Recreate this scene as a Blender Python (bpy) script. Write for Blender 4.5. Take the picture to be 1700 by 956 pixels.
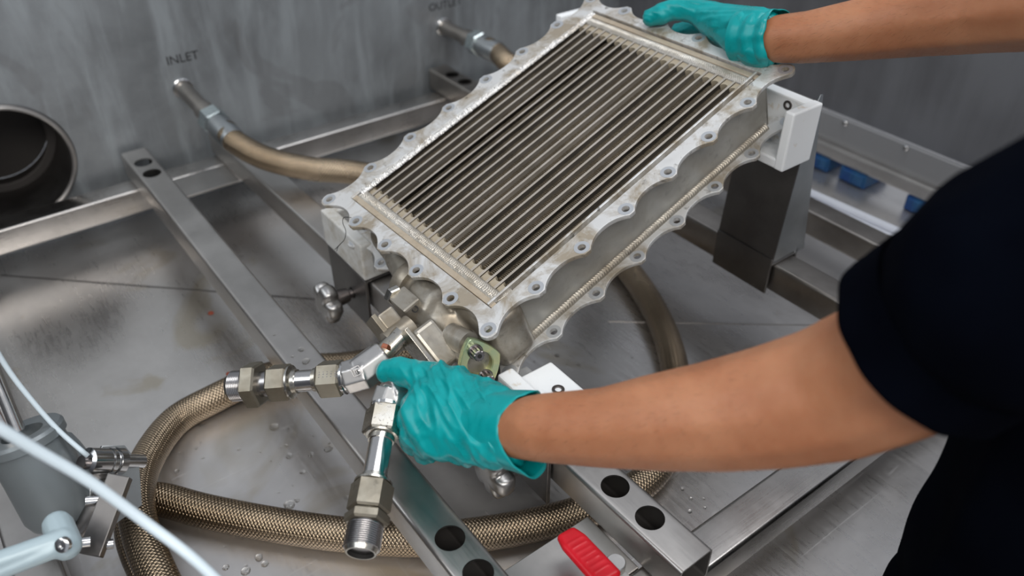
import bpy, bmesh, math, random
from mathutils import Vector, Matrix, noise
random.seed(7)
for o in list(bpy.data.objects): bpy.data.objects.remove(o)
S = bpy.context.scene; COL = S.collection; PI = math.pi
V = Vector
# ------------------------------------------------------------ camera, world, lights, exposure
CAM = V((0, 0, .726)); F = 1370.0
RT = V((.5988, .8009, 0)).normalized()
FW = V((-.8009*.80106, .5988*.80106, -.5986)).normalized()
UP = RT.cross(FW).normalized()
cd = bpy.data.cameras.new('camera'); cam = bpy.data.objects.new('camera', cd); COL.objects.link(cam)
M = Matrix((RT, UP, -FW)).transposed().to_4x4(); M.translation = CAM; cam.matrix_world = M
cd.sensor_width = 36; cd.lens = F/1700*36; cd.clip_start = .02
cd.dof.use_dof = True; cd.dof.focus_distance = .80; cd.dof.aperture_fstop = 3.8
S.camera = cam
W = bpy.data.worlds.new('world'); S.world = W; W.use_nodes = True
bg = W.node_tree.nodes['Background']; bg.inputs[0].default_value = (.86, .91, 1.0, 1); bg.inputs[1].default_value = .42
def area(name, loc, target, sx, sy, power, col=(1, 1, 1)):
    l = bpy.data.lights.new(name, 'AREA'); l.shape = 'RECTANGLE'; l.size = sx; l.size_y = sy; l.energy = power; l.color = col
    o = bpy.data.objects.new(name, l); COL.objects.link(o); o.location = loc
    o.rotation_euler = (V(target)-V(loc)).to_track_quat('-Z', 'Y').to_euler(); return o
area('ceiling_lamp', (-1.0, -1.5, 2.1), (-.7, .5, 0), 2.2, .7, 15, (.93, .97, 1))
area('ceiling_lamp', (-.3, 1.0, 2.4), (-.7, .5, 0), .7, 1.8, 20, (.97, .98, 1))
area('ceiling_lamp', (1.0, -.6, 2.0), (-.6, .5, .1), 2.0, .7, 32, (1, .96, .91))
S.view_settings.view_transform = 'Standard'; S.view_settings.look = 'None'
S.view_settings.exposure = 0.2; S.view_settings.gamma = 1; S.view_settings.use_curve_mapping = False

# ------------------------------------------------------------ helpers
def P(x, y, d):            # photo pixel + distance along the view axis -> point in the room
    return CAM + d*(FW + RT*((x-850)/F) - UP*((y-478)/F))
def finish(me, mat, smooth=None):
    if mat is not None:
        me.materials.append(mat)
    if smooth is not None:
        me.shade_smooth()
        if smooth < 3: me.set_sharp_from_angle(angle=smooth)
def obj(name, me, mat=None, parent=None, smooth=None, world=True, bevel=0, bseg=2):
    if isinstance(me, bmesh.types.BMesh):
        bm = me; me = bpy.data.meshes.new(name); bmesh.ops.recalc_face_normals(bm, faces=bm.faces[:]); bm.to_mesh(me); bm.free()
    if mat is not None or smooth is not None: finish(me, mat, smooth)
    o = bpy.data.objects.new(name, me); COL.objects.link(o)
    if parent is not None:
        o.parent = parent
        if world and parent.type == 'EMPTY': o.matrix_parent_inverse = parent.matrix_basis.inverted()
    if bevel:
        b = o.modifiers.new('bevel', 'BEVEL'); b.width = bevel; b.segments = bseg; b.limit_method = 'ANGLE'; b.angle_limit = .6
    return o
def thing(name, label, cat, loc=(0, 0, 0), group=None, rot=None):
    o = bpy.data.objects.new(name, None); COL.objects.link(o); o.empty_display_size = .05
    if rot is not None: o.matrix_basis = rot
    else: o.location = loc
    return tag(o, label, cat, group)
def tag(o, label=None, cat=None, group=None, kind=None):
    if label: o['label'] = label
    if cat: o['category'] = cat
    if group: o['group'] = group
    if kind: o['kind'] = kind
    return o
def recenter(o):
    me = o.data; n = len(me.vertices)
    xs = [v.co for v in me.vertices]
    c = V(((min(v.x for v in xs)+max(v.x for v in xs))/2, (min(v.y for v in xs)+max(v.y for v in xs))/2, min(v.z for v in xs)))
    me.transform(Matrix.Translation(-c)); o.location = c; return o
def box(bm, a, b, mat=None):
    r = bmesh.ops.create_cube(bm, size=1)['verts']
    a = V(a); b = V(b); c = (a+b)/2; s = b-a
    for v in r:
        v.co = V((v.co.x*s.x+c.x, v.co.y*s.y+c.y, v.co.z*s.z+c.z))
        if mat: v.co = mat @ v.co
    return r
def newbox(a, b, mat=None):
    bm = bmesh.new(); box(bm, a, b, mat); return bm
def frame(p, d, up=None):  # matrix whose z axis runs along d
    d = V(d).normalized(); u = V(up) if up else (V((0, 0, 1)) if abs(d.z) < .9 else V((1, 0, 0)))
    x = u.cross(d).normalized(); y = d.cross(x)
    m = Matrix((x, y, d)).transposed().to_4x4(); m.translation = V(p); return m
def lathe(bm, prof, p, d, n=32, phase=0, up=None, cap=True):   # prof: (t, r) along d
    m = frame(p, d, up); rings = []
    for t, r in prof:
        rings.append([bm.verts.new(m @ V((r*math.cos(2*PI*k/n+phase), r*math.sin(2*PI*k/n+phase), t))) for k in range(n)])
    for a, b in zip(rings, rings[1:]):
        for k in range(n): bm.faces.new((a[k], a[(k+1) % n], b[(k+1) % n], b[k]))
    if cap: bm.faces.new(rings[0][::-1]); bm.faces.new(rings[-1])
    return bm
def cyl(bm, a, b, r, n=24, r2=None):
    a = V(a); b = V(b); return lathe(bm, [(0, r), ((b-a).length, r if r2 is None else r2)], a, b-a, n)
def hexa(bm, a, b, af, phase=0, up=None):   # hexagon bar with chamfered ends, af across flats
    a = V(a); b = V(b); L = (b-a).length; R = af/2/math.cos(PI/6); c = min(.0018, L*.2)
    return lathe(bm, [(0, R*.9), (c, R), (L-c, R), (L, R*.9)], a, b-a, 6, phase, up)
def hull(bm, balls, sub=2):
    t = bmesh.new()
    for c, r in balls:
        q = bmesh.ops.create_icosphere(t, subdivisions=sub, radius=r, matrix=Matrix.Translation(V(c)))
    g = bmesh.ops.convex_hull(t, input=t.verts[:], use_existing_faces=False)
    dead = [e for e in set(g['geom_interior'])|set(g['geom_unused']) if isinstance(e, bmesh.types.BMVert) and e.is_valid]
    keep = set(v for f in g['geom'] if isinstance(f, bmesh.types.BMFace) for v in f.verts)
    hf = [f for f in g['geom'] if isinstance(f, bmesh.types.BMFace)]
    mp = {}
    for f in hf:
        vs = []
        for v in f.verts:
            if v.index == -1 or v not in mp: mp[v] = bm.verts.new(v.co)
            vs.append(mp[v])
        try: bm.faces.new(vs)
        except ValueError: pass
    t.free(); return bm
def chain(bm, pts):        # tapered limb through (point, radius)
    for a, b in zip(pts, pts[1:]): hull(bm, [a, b])
def evald(o):
    dg = bpy.context.evaluated_depsgraph_get(); dg.update()
    me = bpy.data.meshes.new_from_object(o.evaluated_get(dg)); return me
def fuse(bm, vox, smooth=6, fac=.5):       # one continuous skin over overlapping solids
    me = bpy.data.meshes.new('t'); bmesh.ops.recalc_face_normals(bm, faces=bm.faces[:]); bm.to_mesh(me); bm.free()
    o = bpy.data.objects.new('t', me); COL.objects.link(o)
    r = o.modifiers.new('r', 'REMESH'); r.mode = 'VOXEL'; r.voxel_size = vox
    if smooth:
        s = o.modifiers.new('s', 'SMOOTH'); s.factor = fac; s.iterations = smooth
    out = evald(o); bpy.data.objects.remove(o); bpy.data.meshes.remove(me); return out
def boolean(bm, cutter):
    me = bpy.data.meshes.new('t'); bmesh.ops.recalc_face_normals(bm, faces=bm.faces[:]); bm.to_mesh(me); bm.free()
    mc = bpy.data.meshes.new('t'); bmesh.ops.recalc_face_normals(cutter, faces=cutter.faces[:]); cutter.to_mesh(mc); cutter.free()
    o = bpy.data.objects.new('t', me); c = bpy.data.objects.new('t', mc); COL.objects.link(o); COL.objects.link(c)
    b = o.modifiers.new('b', 'BOOLEAN'); b.operation = 'DIFFERENCE'; b.object = c; b.solver = 'EXACT'
    out = evald(o); bpy.data.objects.remove(o); bpy.data.objects.remove(c); return out
def plate(loops, z0, z1, bevel=0, mat4=None):   # flat plate from 2D loops (first outer, others holes)
    cu = bpy.data.curves.new('t', 'CURVE'); cu.dimensions = '2D'; cu.fill_mode = 'BOTH'
    cu.extrude = (z1-z0)/2-bevel; cu.bevel_depth = bevel; cu.bevel_resolution = 1; cu.offset = -bevel
    for lp in loops:
        s = cu.splines.new('POLY'); s.points.add(len(lp)-1)
        for p, q in zip(s.points, lp): p.co = (q[0], q[1], 0, 1)
        s.use_cyclic_u = True
    o = bpy.data.objects.new('t', cu); COL.objects.link(o); me = evald(o); bpy.data.objects.remove(o)
    me.transform(Matrix.Translation((0, 0, (z0+z1)/2)))
    if mat4: me.transform(mat4)
    me.materials.clear(); return me
def circle(cx, cy, r, n=24): return [(cx+r*math.cos(2*PI*k/n), cy+r*math.sin(2*PI*k/n)) for k in range(n)]
def smooth_path(pts, step=.006):
    out = []; n = len(pts); pts = [V(p) for p in pts]
    for i in range(n-1):
        p0 = pts[max(i-1, 0)]; p1 = pts[i]; p2 = pts[i+1]; p3 = pts[min(i+2, n-1)]
        if i == 0: p0 = 2*p1-p2
        if i == n-2: p3 = 2*p2-p1
        m = max(2, int((p2-p1).length/step))
        for k in range(m):
            t = k/m
            out.append(.5*((2*p1)+(p2-p0)*t+(2*p0-5*p1+4*p2-p3)*t*t+(3*p1-p0-3*p2+p3)*t**3))
    out.append(pts[-1]); return out
def sweep(pts, r, n=20, step=.006, vp=.006, nu=1):
    ps = smooth_path(pts, step); bm = bmesh.new(); uv = bm.loops.layers.uv.new('UVMap')
    t = (ps[1]-ps[0]).normalized(); u = t.orthogonal().normalized(); L = 0; rings = []; Ls = []
    for i, p in enumerate(ps):
        t2 = (ps[min(i+1, len(ps)-1)]-ps[max(i-1, 0)]).normalized()
        u = (u-t2*u.dot(t2)).normalized(); w = t2.cross(u)
        if i: L += (p-ps[i-1]).length
        rr = r(L) if callable(r) else r
        rings.append([bm.verts.new(p+rr*(u*math.cos(2*PI*k/n)+w*math.sin(2*PI*k/n))) for k in range(n)]); Ls.append(L)
    for i in range(len(rings)-1):
        for k in range(n):
            f = bm.faces.new((rings[i][k], rings[i][(k+1) % n], rings[i+1][(k+1) % n], rings[i+1][k]))
            for l, (a, b) in zip(f.loops, ((k, i), (k+1, i), (k+1, i+1), (k, i+1))):
                l[uv].uv = (a/n*nu, Ls[b]/vp)
    bm.faces.new(rings[0][::-1]); bm.faces.new(rings[-1])
    return bm

# ------------------------------------------------------------ materials
def material(name, base=(.5, .5, .5), metal=0., rough=.5, fn=None, **kw):
    m = bpy.data.materials.new(name); m.use_nodes = True; t = m.node_tree; b = t.nodes['Principled BSDF']
    b.inputs['Base Color'].default_value = (*base, 1); b.inputs['Metallic'].default_value = metal; b.inputs['Roughness'].default_value = rough
    for k, v in kw.items(): b.inputs[k.replace('_', ' ')].default_value = v
    if fn: fn(N(t, b))
    return m
class N:
    def __init__(s, t, b): s.t = t; s.b = b
    def add(s, typ, **kw):
        n = s.t.nodes.new(typ)
        for k, v in kw.items():
            if k.startswith('i_'): n.inputs[k[2:].replace('_', ' ')].default_value = v
            else: setattr(n, k, v)
        return n
    def link(s, a, b): s.t.links.new(a, b)
    def coord(s, scale=(1, 1, 1), kind='Object'):
        c = s.add('ShaderNodeTexCoord'); m = s.add('ShaderNodeMapping'); m.inputs['Scale'].default_value = scale
        s.link(c.outputs[kind], m.inputs[0]); return m.outputs[0]
    def noise(s, vec, scale, detail=4, rough=.5, dist=0):
        n = s.add('ShaderNodeTexNoise'); n.inputs['Scale'].default_value = scale; n.inputs['Detail'].default_value = detail
        n.inputs['Roughness'].default_value = rough; n.inputs['Distortion'].default_value = dist; s.link(vec, n.inputs['Vector']); return n.outputs['Fac']
    def ramp(s, fac, *stops, interp='LINEAR'):
        r = s.add('ShaderNodeValToRGB'); e = r.color_ramp.elements; r.color_ramp.interpolation = interp
        while len(e) < len(stops): e.new(.5)
        for q, (p, c) in zip(e, stops):
            q.position = p; q.color = (*c, 1) if isinstance(c, tuple) else (c, c, c, 1)
        s.link(fac, r.inputs[0]); return r.outputs[0]
    def math(s, op, a, b=None, c=None):
        n = s.add('ShaderNodeMath', operation=op)
        for i, x in enumerate((a, b, c)):
            if x is None: continue
            if isinstance(x, (int, float)): n.inputs[i].default_value = x
            else: s.link(x, n.inputs[i])
        return n.outputs[0]
    def mix(s, fac, a, b, mode='MIX'):
        n = s.add('ShaderNodeMix', data_type='RGBA', blend_type=mode)
        for i, x in ((0, fac), (6, a), (7, b)):
            if isinstance(x, tuple): n.inputs[i].default_value = (*x, 1)
            elif isinstance(x, (int, float)): n.inputs[i].default_value = x
            else: s.link(x, n.inputs[i])
        return n.outputs[2]
    def bump(s, h, strength=.3, dist=.001, nrm=None):
        n = s.add('ShaderNodeBump'); n.inputs['Strength'].default_value = strength; n.inputs['Distance'].default_value = dist
        s.link(h, n.inputs['Height'])
        if nrm is not None: s.link(nrm, n.inputs['Normal'])
        s.link(n.outputs[0], s.b.inputs['Normal']); return n.outputs[0]
    def col(s, x): s.link(x, s.b.inputs['Base Color'])
    def rough(s, x): s.link(x, s.b.inputs['Roughness'])
    def met(s, x): s.link(x, s.b.inputs['Metallic'])

def brushed(c1, c2, r0=.22, r1=.42, stretch=(3, 90, 90), spots=True):
    def f(n):
        v = n.coord(stretch); a = n.noise(v, 8, 3); w = n.coord(); b = n.noise(w, 14, 5, .6)
        n.col(n.mix(n.ramp(b, (.35, 0.), (.7, 1.)), c1, c2)); n.rough(n.ramp(n.math('ADD', n.math('MULTIPLY', a, .4), n.math('MULTIPLY', b, .6)), (.3, r0), (.7, r1)))
        n.bump(a, .06, .0004)
    return f
M_scale_shade = material('mill_scale_and_inner_shade', (.05, .045, .042), .3, .7)  # dull inner scale, with the shade inside hollow parts put into its darkness
M_rail = material('brushed_steel_tube', metal=1, fn=brushed((.44, .42, .40), (.54, .52, .50), .30, .46))
M_raild = material('brown_stained_steel', metal=1, fn=brushed((.30, .275, .25), (.42, .39, .36), .28, .42))
M_railY = material('brushed_steel_beam', metal=1, fn=brushed((.42, .40, .38), (.54, .52, .50), .22, .38, (90, 3, 90)))
M_dark = material('dark_and_shaded_steel', metal=1, fn=brushed((.17, .16, .155), (.24, .23, .22), .32, .48, (20, 20, 20)))  # real dark brackets; also carries shade on the stand front and port lining
M_post = material('grey_sheet_steel', metal=1, fn=brushed((.36, .38, .39), (.46, .48, .49), .30, .42, (20, 20, 60)))
def f_floor(n):
    v = n.coord(); a = n.noise(v, 3.2, 6, .62, .4); b = n.noise(v, 60, 3)
    sc = []
    for k, (sx, sy) in enumerate(((220, 3), (3, 190), (120, 14))):
        m = n.coord((sx, sy, 1)); m.node.inputs['Rotation'].default_value = (0, 0, .5*k); q = n.noise(m, 1.3, 2, .4)
        sc.append(n.ramp(q, (.70, 0.), (.74, 1.)))
    s = n.math('MAXIMUM', sc[0], n.math('MAXIMUM', sc[1], sc[2]))
    br = n.noise(n.coord((5, 40, 1)), 5, 3, .55)
    base = n.mix(n.ramp(a, (.38, 0.), (.62, 1.)), (.48, .46, .445), (.64, .62, .605))
    oil = n.noise(v, 6.5, 4, .5, 1.2)
    base = n.mix(n.math('MULTIPLY', n.ramp(oil, (.58, 0.), (.68, 1.)), .45), base, (.36, .29, .17))
    base = n.mix(n.math('MULTIPLY', s, .12), base, (.8, .8, .8))
    n.col(base); n.rough(n.math('ADD', n.ramp(n.math('ADD', n.math('MULTIPLY', a, .6), n.math('MULTIPLY', br, .4)), (.35, .22), (.65, .40)), n.math('MULTIPLY', s, .08)))
    n.bump(n.math('ADD', n.math('MULTIPLY', b, .25), s), .05, .0003)
M_floor = material('scratched_floor_sheet', metal=.88, fn=f_floor)
def f_wall(n):
    v = n.coord(); a = n.noise(v, 2.6, 6, .6, .6); st = n.noise(n.coord((9, 9, 1.6)), 3.2, 6, .65, .5); sp = n.noise(v, 90, 2)
    patch = n.noise(n.coord((1, 1, .8)), 4.2, 3, .5, 1.6)
    c = n.mix(n.ramp(a, (.36, 0.), (.62, 1.)), (.20, .212, .222), (.34, .365, .385))
    c = n.mix(n.math('MULTIPLY', n.ramp(st, (.45, 0.), (.66, 1.)), .55), c, (.42, .46, .485))
    c = n.mix(n.math('MULTIPLY', n.ramp(patch, (.56, 0.), (.60, 1.)), .28), c, (.17, .165, .165))
    n.col(c); n.rough(n.ramp(st, (.3, .38), (.7, .58))); n.bump(sp, .05, .0005)
M_wall = material('stained_wall_sheet', metal=.65, fn=f_wall)
def f_wallr(n):
    v = n.coord(); a = n.noise(v, 2.2, 5, .6); st = n.noise(n.coord((9, 9, 1.2)), 2.4, 4)
    n.col(n.mix(n.ramp(n.math('ADD', n.math('MULTIPLY', a, .5), n.math('MULTIPLY', st, .5)), (.38, 0.), (.62, 1.)), (.15, .15, .16), (.24, .245, .262))); n.rough(n.ramp(a, (.3, .40), (.7, .55)))
M_wallr = material('dull_grey_wall_sheet', metal=.7, fn=f_wallr)
def f_alu(dirt, light, brown, lo, hi, rough=.42, metal=.55):
    def f(n):
        v = n.coord(); a = n.noise(v, 22, 6, .65, .5); b = n.noise(v, 75, 4, .6); d = n.noise(v, 130, 3, .7)
        c = n.mix(n.ramp(a, (lo, 0.), (hi, 1.)), light, brown)
        c = n.mix(n.math('MULTIPLY', n.ramp(b, (.60, 0.), (.72, 1.)), dirt), c, (.10, .09, .075))
        n.col(c); n.rough(n.ramp(b, (.3, rough-.06), (.7, rough+.12))); n.met(n.math('MULTIPLY', n.ramp(a, (.3, 1.), (.7, .8)), metal))
        n.bump(n.math('ADD', b, n.math('MULTIPLY', d, .5)), .12, .0006)
    return f
M_flange = material('pale_machined_aluminium', fn=f_alu(.8, (.68, .68, .67), (.36, .31, .24), .44, .60))
M_body = material('cast_aluminium_side', fn=f_alu(.25, (.44, .43, .395), (.36, .34, .30), .40, .65, .38, .6))
M_cast = material('oily_cast_aluminium', fn=f_alu(.45, (.37, .345, .30), (.24, .205, .155), .40, .66, .33, .7))
M_weld = material('weld_metal', fn=f_alu(.3, (.44, .42, .385), (.32, .285, .23), .40, .66, .34, .7))
M_spatter = material('bright_weld_metal', fn=f_alu(.3, (.72, .71, .69), (.50, .46, .40), .50, .66, .30, .8))
M_tan = material('tan_heat_tinted_aluminium', fn=f_alu(.25, (.52, .45, .35), (.40, .32, .23), .40, .66, .42, .45))
M_tanb = material('tan_end_bar', fn=f_alu(.45, (.43, .375, .285), (.33, .265, .18), .40, .66, .48, .4))
M_bar = material('parting_plate_metal', fn=f_alu(.15, (.55, .51, .46), (.44, .40, .34), .40, .66, .4, .55))
M_fin = material('oily_brown_fins', fn=f_alu(.3, (.27, .22, .155), (.17, .138, .098), .42, .62, .38, .6))
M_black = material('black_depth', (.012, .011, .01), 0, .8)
def f_braid(n):
    tc = n.add('ShaderNodeTexCoord'); sp = n.add('ShaderNodeSeparateXYZ'); n.link(tc.outputs['UV'], sp.inputs[0])
    u, v = sp.outputs[0], sp.outputs[1]
    a = n.math('ADD', u, v); b = n.math('SUBTRACT', u, v)
    fa = n.math('FRACT', a); fb = n.math('FRACT', b)
    par = n.math('MODULO', n.math('ADD', n.math('ADD', n.math('FLOOR', a), n.math('FLOOR', b)), 400.), 2.)
    sa = n.math('SINE', n.math('MULTIPLY', fa, PI)); sb = n.math('SINE', n.math('MULTIPLY', fb, PI))
    def top(x, y): return n.math('MULTIPLY', n.math('POWER', x, .45), n.math('ADD', .35, n.math('MULTIPLY', n.math('POWER', y, .9), .65)))
    A = top(sa, sb); B = top(sb, sa)
    # fine wires along each strand
    wa = n.math('SINE', n.math('MULTIPLY', fa, 2*PI*5)); wb = n.math('SINE', n.math('MULTIPLY', fb, 2*PI*5))
    A = n.math('ADD', A, n.math('MULTIPLY', wa, .05)); B = n.math('ADD', B, n.math('MULTIPLY', wb, .05))
    h = n.math('ADD', n.math('MULTIPLY', A, par), n.math('MULTIPLY', B, n.math('SUBTRACT', 1., par)))
    br = n.noise(n.coord(), 9, 4)
    c = n.mix(n.ramp(h, (.15, 0.), (.70, 1.)), (.016, .011, .007), n.mix(n.ramp(br, (.4, 0.), (.6, 1.)), (.36, .275, .185), (.54, .425, .30)))  # gaps between strands coloured near black as crevice shade, crests lighter
    n.col(c); n.bump(h, .7, .0012); n.rough(n.ramp(br, (.4, .20), (.6, .28)))
M_braid = material('bronze_wire_braid', metal=1, fn=f_braid)
def f_fit(n):
    v = n.coord(); a = n.noise(v, 40, 5, .6); b = n.noise(v, 330, 3, .6)
    c = n.mix(n.ramp(a, (.4, 0.), (.65, 1.)), (.50, .485, .45), (.44, .40, .32)); c = n.mix(n.ramp(b, (.62, 0.), (.70, .8)), c, (.08, .06, .04))
    n.col(c); n.rough(n.ramp(a, (.3, .2), (.7, .36)))
M_fit = material('worn_plated_steel', metal=1, fn=f_fit)
M_nutworn = material('dull_cadmium_steel', metal=1, fn=f_alu(.5, (.27, .25, .205), (.21, .18, .135), .4, .66, .40, 1.))
M_forge = material('forged_matt_steel', metal=1, fn=brushed((.44, .43, .42), (.52, .51, .50), .34, .46, (30, 30, 30)))
M_trim = material('matt_grey_sheet', (.30, .30, .305), .4, .5)
M_chrome = material('bright_steel', (.62, .62, .62), 1, .16)
M_tube = material('polished_tube_steel', metal=1, fn=brushed((.58, .57, .56), (.66, .65, .64), .12, .24, (30, 30, 30)))
M_knob = material('satin_knob_steel', (.44, .43, .42), 1, .36)
M_thread = material('dark_thread_steel', (.34, .33, .33), 1, .25)
M_zinc = material('zinc_blue_plating', metal=1, fn=brushed((.50, .57, .58), (.62, .68, .68), .2, .36, (30, 30, 30)))
M_ptfe = material('white_plastic', metal=0, fn=lambda n: (n.col(n.mix(n.ramp(n.noise(n.coord(), 60, 5, .6), (.62, 0.), (.74, .6)), (.87, .89, .90), (.55, .42, .25))), n.rough(n.ramp(n.noise(n.coord(), 25, 3), (.3, .3), (.7, .45)))))
M_ptfed = material('grimy_white_plastic', metal=0, fn=lambda n: (n.col(n.mix(n.ramp(n.noise(n.coord(), 30, 6, .65), (.45, 0.), (.70, 1.)), (.60, .60, .58), (.36, .32, .25))), n.rough(n.ramp(n.noise(n.coord(), 25, 3), (.3, .35), (.7, .5)))))
def f_glove(n):
    v = n.coord(); a = n.noise(v, 45, 4, .55, .8); b = n.noise(v, 700, 2)
    n.col(n.mix(n.ramp(a, (.35, 0.), (.65, 1.)), (.0, .24, .245), (.0, .31, .32)))
    n.rough(n.ramp(a, (.35, .24), (.65, .40))); n.bump(n.math('ADD', a, n.math('MULTIPLY', b, .05)), .10, .0010)
M_glove = material('teal_nitrile', (.0, .5, .48), 0, .3, f_glove, Specular_IOR_Level=.38)
def f_skin(n):
    v = n.coord(); a = n.noise(v, 16, 5, .6); b = n.noise(v, 260, 3, .6); c = n.noise(v, 95, 2)
    k = n.mix(n.ramp(a, (.35, 0.), (.65, 1.)), (.34, .130, .058), (.43, .190, .095))
    k = n.mix(n.math('MULTIPLY', n.ramp(c, (.66, 0.), (.74, 1.)), .3), k, (.36, .15, .08))
    n.col(k); n.rough(n.ramp(b, (.3, .42), (.7, .58))); n.bump(b, .22, .0008)
M_skin = material('tanned_skin', (.6, .3, .2), 0, .5, f_skin, Subsurface_Weight=.2, Subsurface_Scale=.008)
M_hair = material('dark_hair', (.05, .025, .012), 0, .6)
def f_cloth(n):
    v = n.coord(); a = n.noise(v, 14, 3); w = n.noise(v, 1500, 2)
    n.col(n.mix(n.ramp(a, (.35, 0.), (.65, 1.)), (.001, .0014, .0032), (.0016, .0024, .0052))); n.bump(n.math('ADD', n.math('MULTIPLY', a, 3.), w), .3, .001)
M_shirt = material('navy_cotton', (.006, .008, .018), 0, 1., f_cloth, Specular_IOR_Level=.02)
M_trous = material('black_trouser_cloth', (.0015, .002, .004), 0, 1., Specular_IOR_Level=.02)
M_red = material('red_vinyl', metal=0, fn=lambda n: (n.col(n.mix(n.ramp(n.noise(n.coord(), 40, 3), (.4, 0.), (.6, 1.)), (.52, .004, .012), (.62, .008, .02))), n.rough(n.ramp(n.noise(n.coord(), 60, 3), (.3, .3), (.7, .45)))))
def f_paint(n):
    v = n.coord(); a = n.noise(v, 10, 3); b = n.noise(v, 500, 2)
    n.col(n.mix(n.ramp(a, (.35, 0.), (.65, 1.)), (.17, .19, .20), (.21, .235, .245))); n.bump(b, .12, .0006)
M_paint = material('grey_enamel', (.28, .3, .31), .35, .38, f_paint)
M_lever = material('pale_blue_grey_enamel', (.40, .50, .54), .1, .38)
M_cable = material('white_cable_sheath', (.66, .76, .82), 0, .35)
M_clear = material('clear_plastic', (.85, .88, .95), 0, .12, Transmission_Weight=.35, IOR=1.3)
M_water = material('water', (.95, .95, .93), 0, .02, Transmission_Weight=1, IOR=1.33)
M_blue = material('blue_plastic', metal=0, fn=lambda n: (n.col(n.mix(n.ramp(n.noise(n.coord(), 30, 4), (.4, 0.), (.65, 1.)), (.002, .045, .19), (.02, .10, .22))),))
M_ink = material('etched_black_lettering', (.03, .03, .032), .2, .6)
def f_gold(n):
    a = n.noise(n.coord(), 30, 4, .5, 1.)
    n.col(n.mix(n.ramp(a, (.38, 0.), (.60, 1.)), (.74, .70, .34), (.50, .62, .38)))
M_gold = material('yellow_green_passivated_metal', (.6, .6, .3), .85, .24, f_gold)
M_copper = material('copper_red_plug', (.55, .20, .12), .9, .3)
M_bolt = material('dark_bolt_steel', (.26, .235, .23), 1, .3)
M_room = material('workshop_concrete', metal=0, rough=.8, fn=lambda n: n.col(n.mix(n.noise(n.coord(), 3, 5), (.16, .16, .165), (.24, .24, .245))))
M_rust = material('rust_stain', metal=0, rough=.6, fn=lambda n: n.col(n.mix(n.noise(n.coord(), 300, 3), (.16, .03, .02), (.30, .07, .03))))

# ------------------------------------------------------------ the basin (setting)
XB, YR, YL, XF, ZT = -1.312, 1.272, -.46, -.168, .62
fl = obj('floor', newbox((XB-.004, YL-.004, -.006), (XF, 1.5, 0)), M_floor); tag(fl, kind='structure')
# sheet joints pressed into the basin floor: shallow raised weld lines
def seam(a, b, w=.0012, h=.0007):
    a = V(a); b = V(b); bm = bmesh.new(); m = frame(a, b-a, (0, 0, 1)); L = (b-a).length
    box(bm, (-w, -h, 0), (w, h, L), m); return bm
for a, b in ((P(0, 457, 1), P(600, 502, 1)),):
    pass
def onfloor(x, y, z=0.):
    d = (FW + RT*((x-850)/F) - UP*((y-478)/F)); k = (z-CAM.z)/d.z; return CAM+d*k
for k, (a, b) in enumerate(((onfloor(2, 457), onfloor(590, 502)), (onfloor(845, 792), onfloor(888, 777)), (onfloor(1010, 533), onfloor(1360, 540)))):
    tag(obj('trim_%d' % (k+1), seam(a, b), M_dark if k == 0 else M_rail), kind='structure')
# back wall with the round port cut through
wy, wz, wr = .052, .142, .0915
loops = [[(YL-.004, -.006), (YR+.004, -.006), (YR+.004, ZT), (YL-.004, ZT)], circle(wy, wz, wr, 64)]
m4 = Matrix(((0, 0, 1, 0), (1, 0, 0, 0), (0, 1, 0, 0), (0, 0, 0, 1)))
me = plate(loops, XB-.004, XB, 0, m4); tag(obj('wall_back', me, M_wall), kind='structure')
bm = newbox((XB-.004, YR, .10), (XF, YR+.003, ZT)); tag(obj('wall_right', bm, M_wallr), kind='structure')
bm = newbox((XB-.004, YL-.003, 0), (XF, YL, ZT)); tag(obj('wall_left', bm, M_wallr), kind='structure')
tag(obj('wall_front', newbox((XF, YL-.003, -.86), (XF+.003, 1.5, 0)), M_wallr), kind='structure')
tag(obj('floor_workshop', newbox((-3.2, -2.4, -.88), (1.8, 3.4, -.86)), M_room), kind='structure')
# port pipe
bm = bmesh.new()
lathe(bm, [(-.15, wr-.006), (-.002, wr-.006), (.004, wr-.0055), (.006, wr-.002), (.004, wr+.0015), (.0005, wr+.003), (0, wr), (-.15, wr)], (XB, wy, wz), (1, 0, 0), 72, cap=False)
pp = obj('drain_port', bm, M_dark, smooth=.7); tag(pp, 'large round open steel port in the back wall at far left', 'port')  # dark lining takes in the shade of the port interior
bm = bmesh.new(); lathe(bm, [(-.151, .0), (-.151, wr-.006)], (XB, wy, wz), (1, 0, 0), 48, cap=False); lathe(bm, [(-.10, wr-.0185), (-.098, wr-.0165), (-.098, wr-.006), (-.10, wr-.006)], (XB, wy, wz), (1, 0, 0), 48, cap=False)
obj('port_inner_shade', bm, M_scale_shade, pp)  # near-black end disc and ring: shade deep in the port put into colour
bm = bmesh.new(); lathe(bm, [(.0055, wr-.004), (.0068, wr-.002), (.0055, wr+.0008), (.004, wr+.0012)], (XB, wy, wz), (1, 0, 0), 72, cap=False); obj('port_rim', bm, M_rail, pp, smooth=.7)
# right hand trim strips
bm = newbox((XB, YR-.012, .050), (XF, YR-.001, .0995)); tag(obj('trim_4', bm, M_trim, bevel=.0015), kind='structure')
bm = newbox((XB, YR-.030, .029), (XF, YR-.006, .0535)); tag(obj('trim_5', bm, M_rail, bevel=.004), kind='structure')
for x, lb in ((-.713, 'small round screw head on the right ledge, the one nearer the white block'), (-.596, 'small round screw head on the right ledge, the one nearer the navy sleeve')):
    t = bmesh.new(); lathe(t, [(0, .0052), (.003, .0050), (.0048, .0030)], (x, YR-.012, .095), (0, -1, 0), 16)
    tag(recenter(obj('screw', t, M_chrome, smooth=.6)), lb, 'screw', 'screws along the top of the ledge on the right wall')
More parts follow.
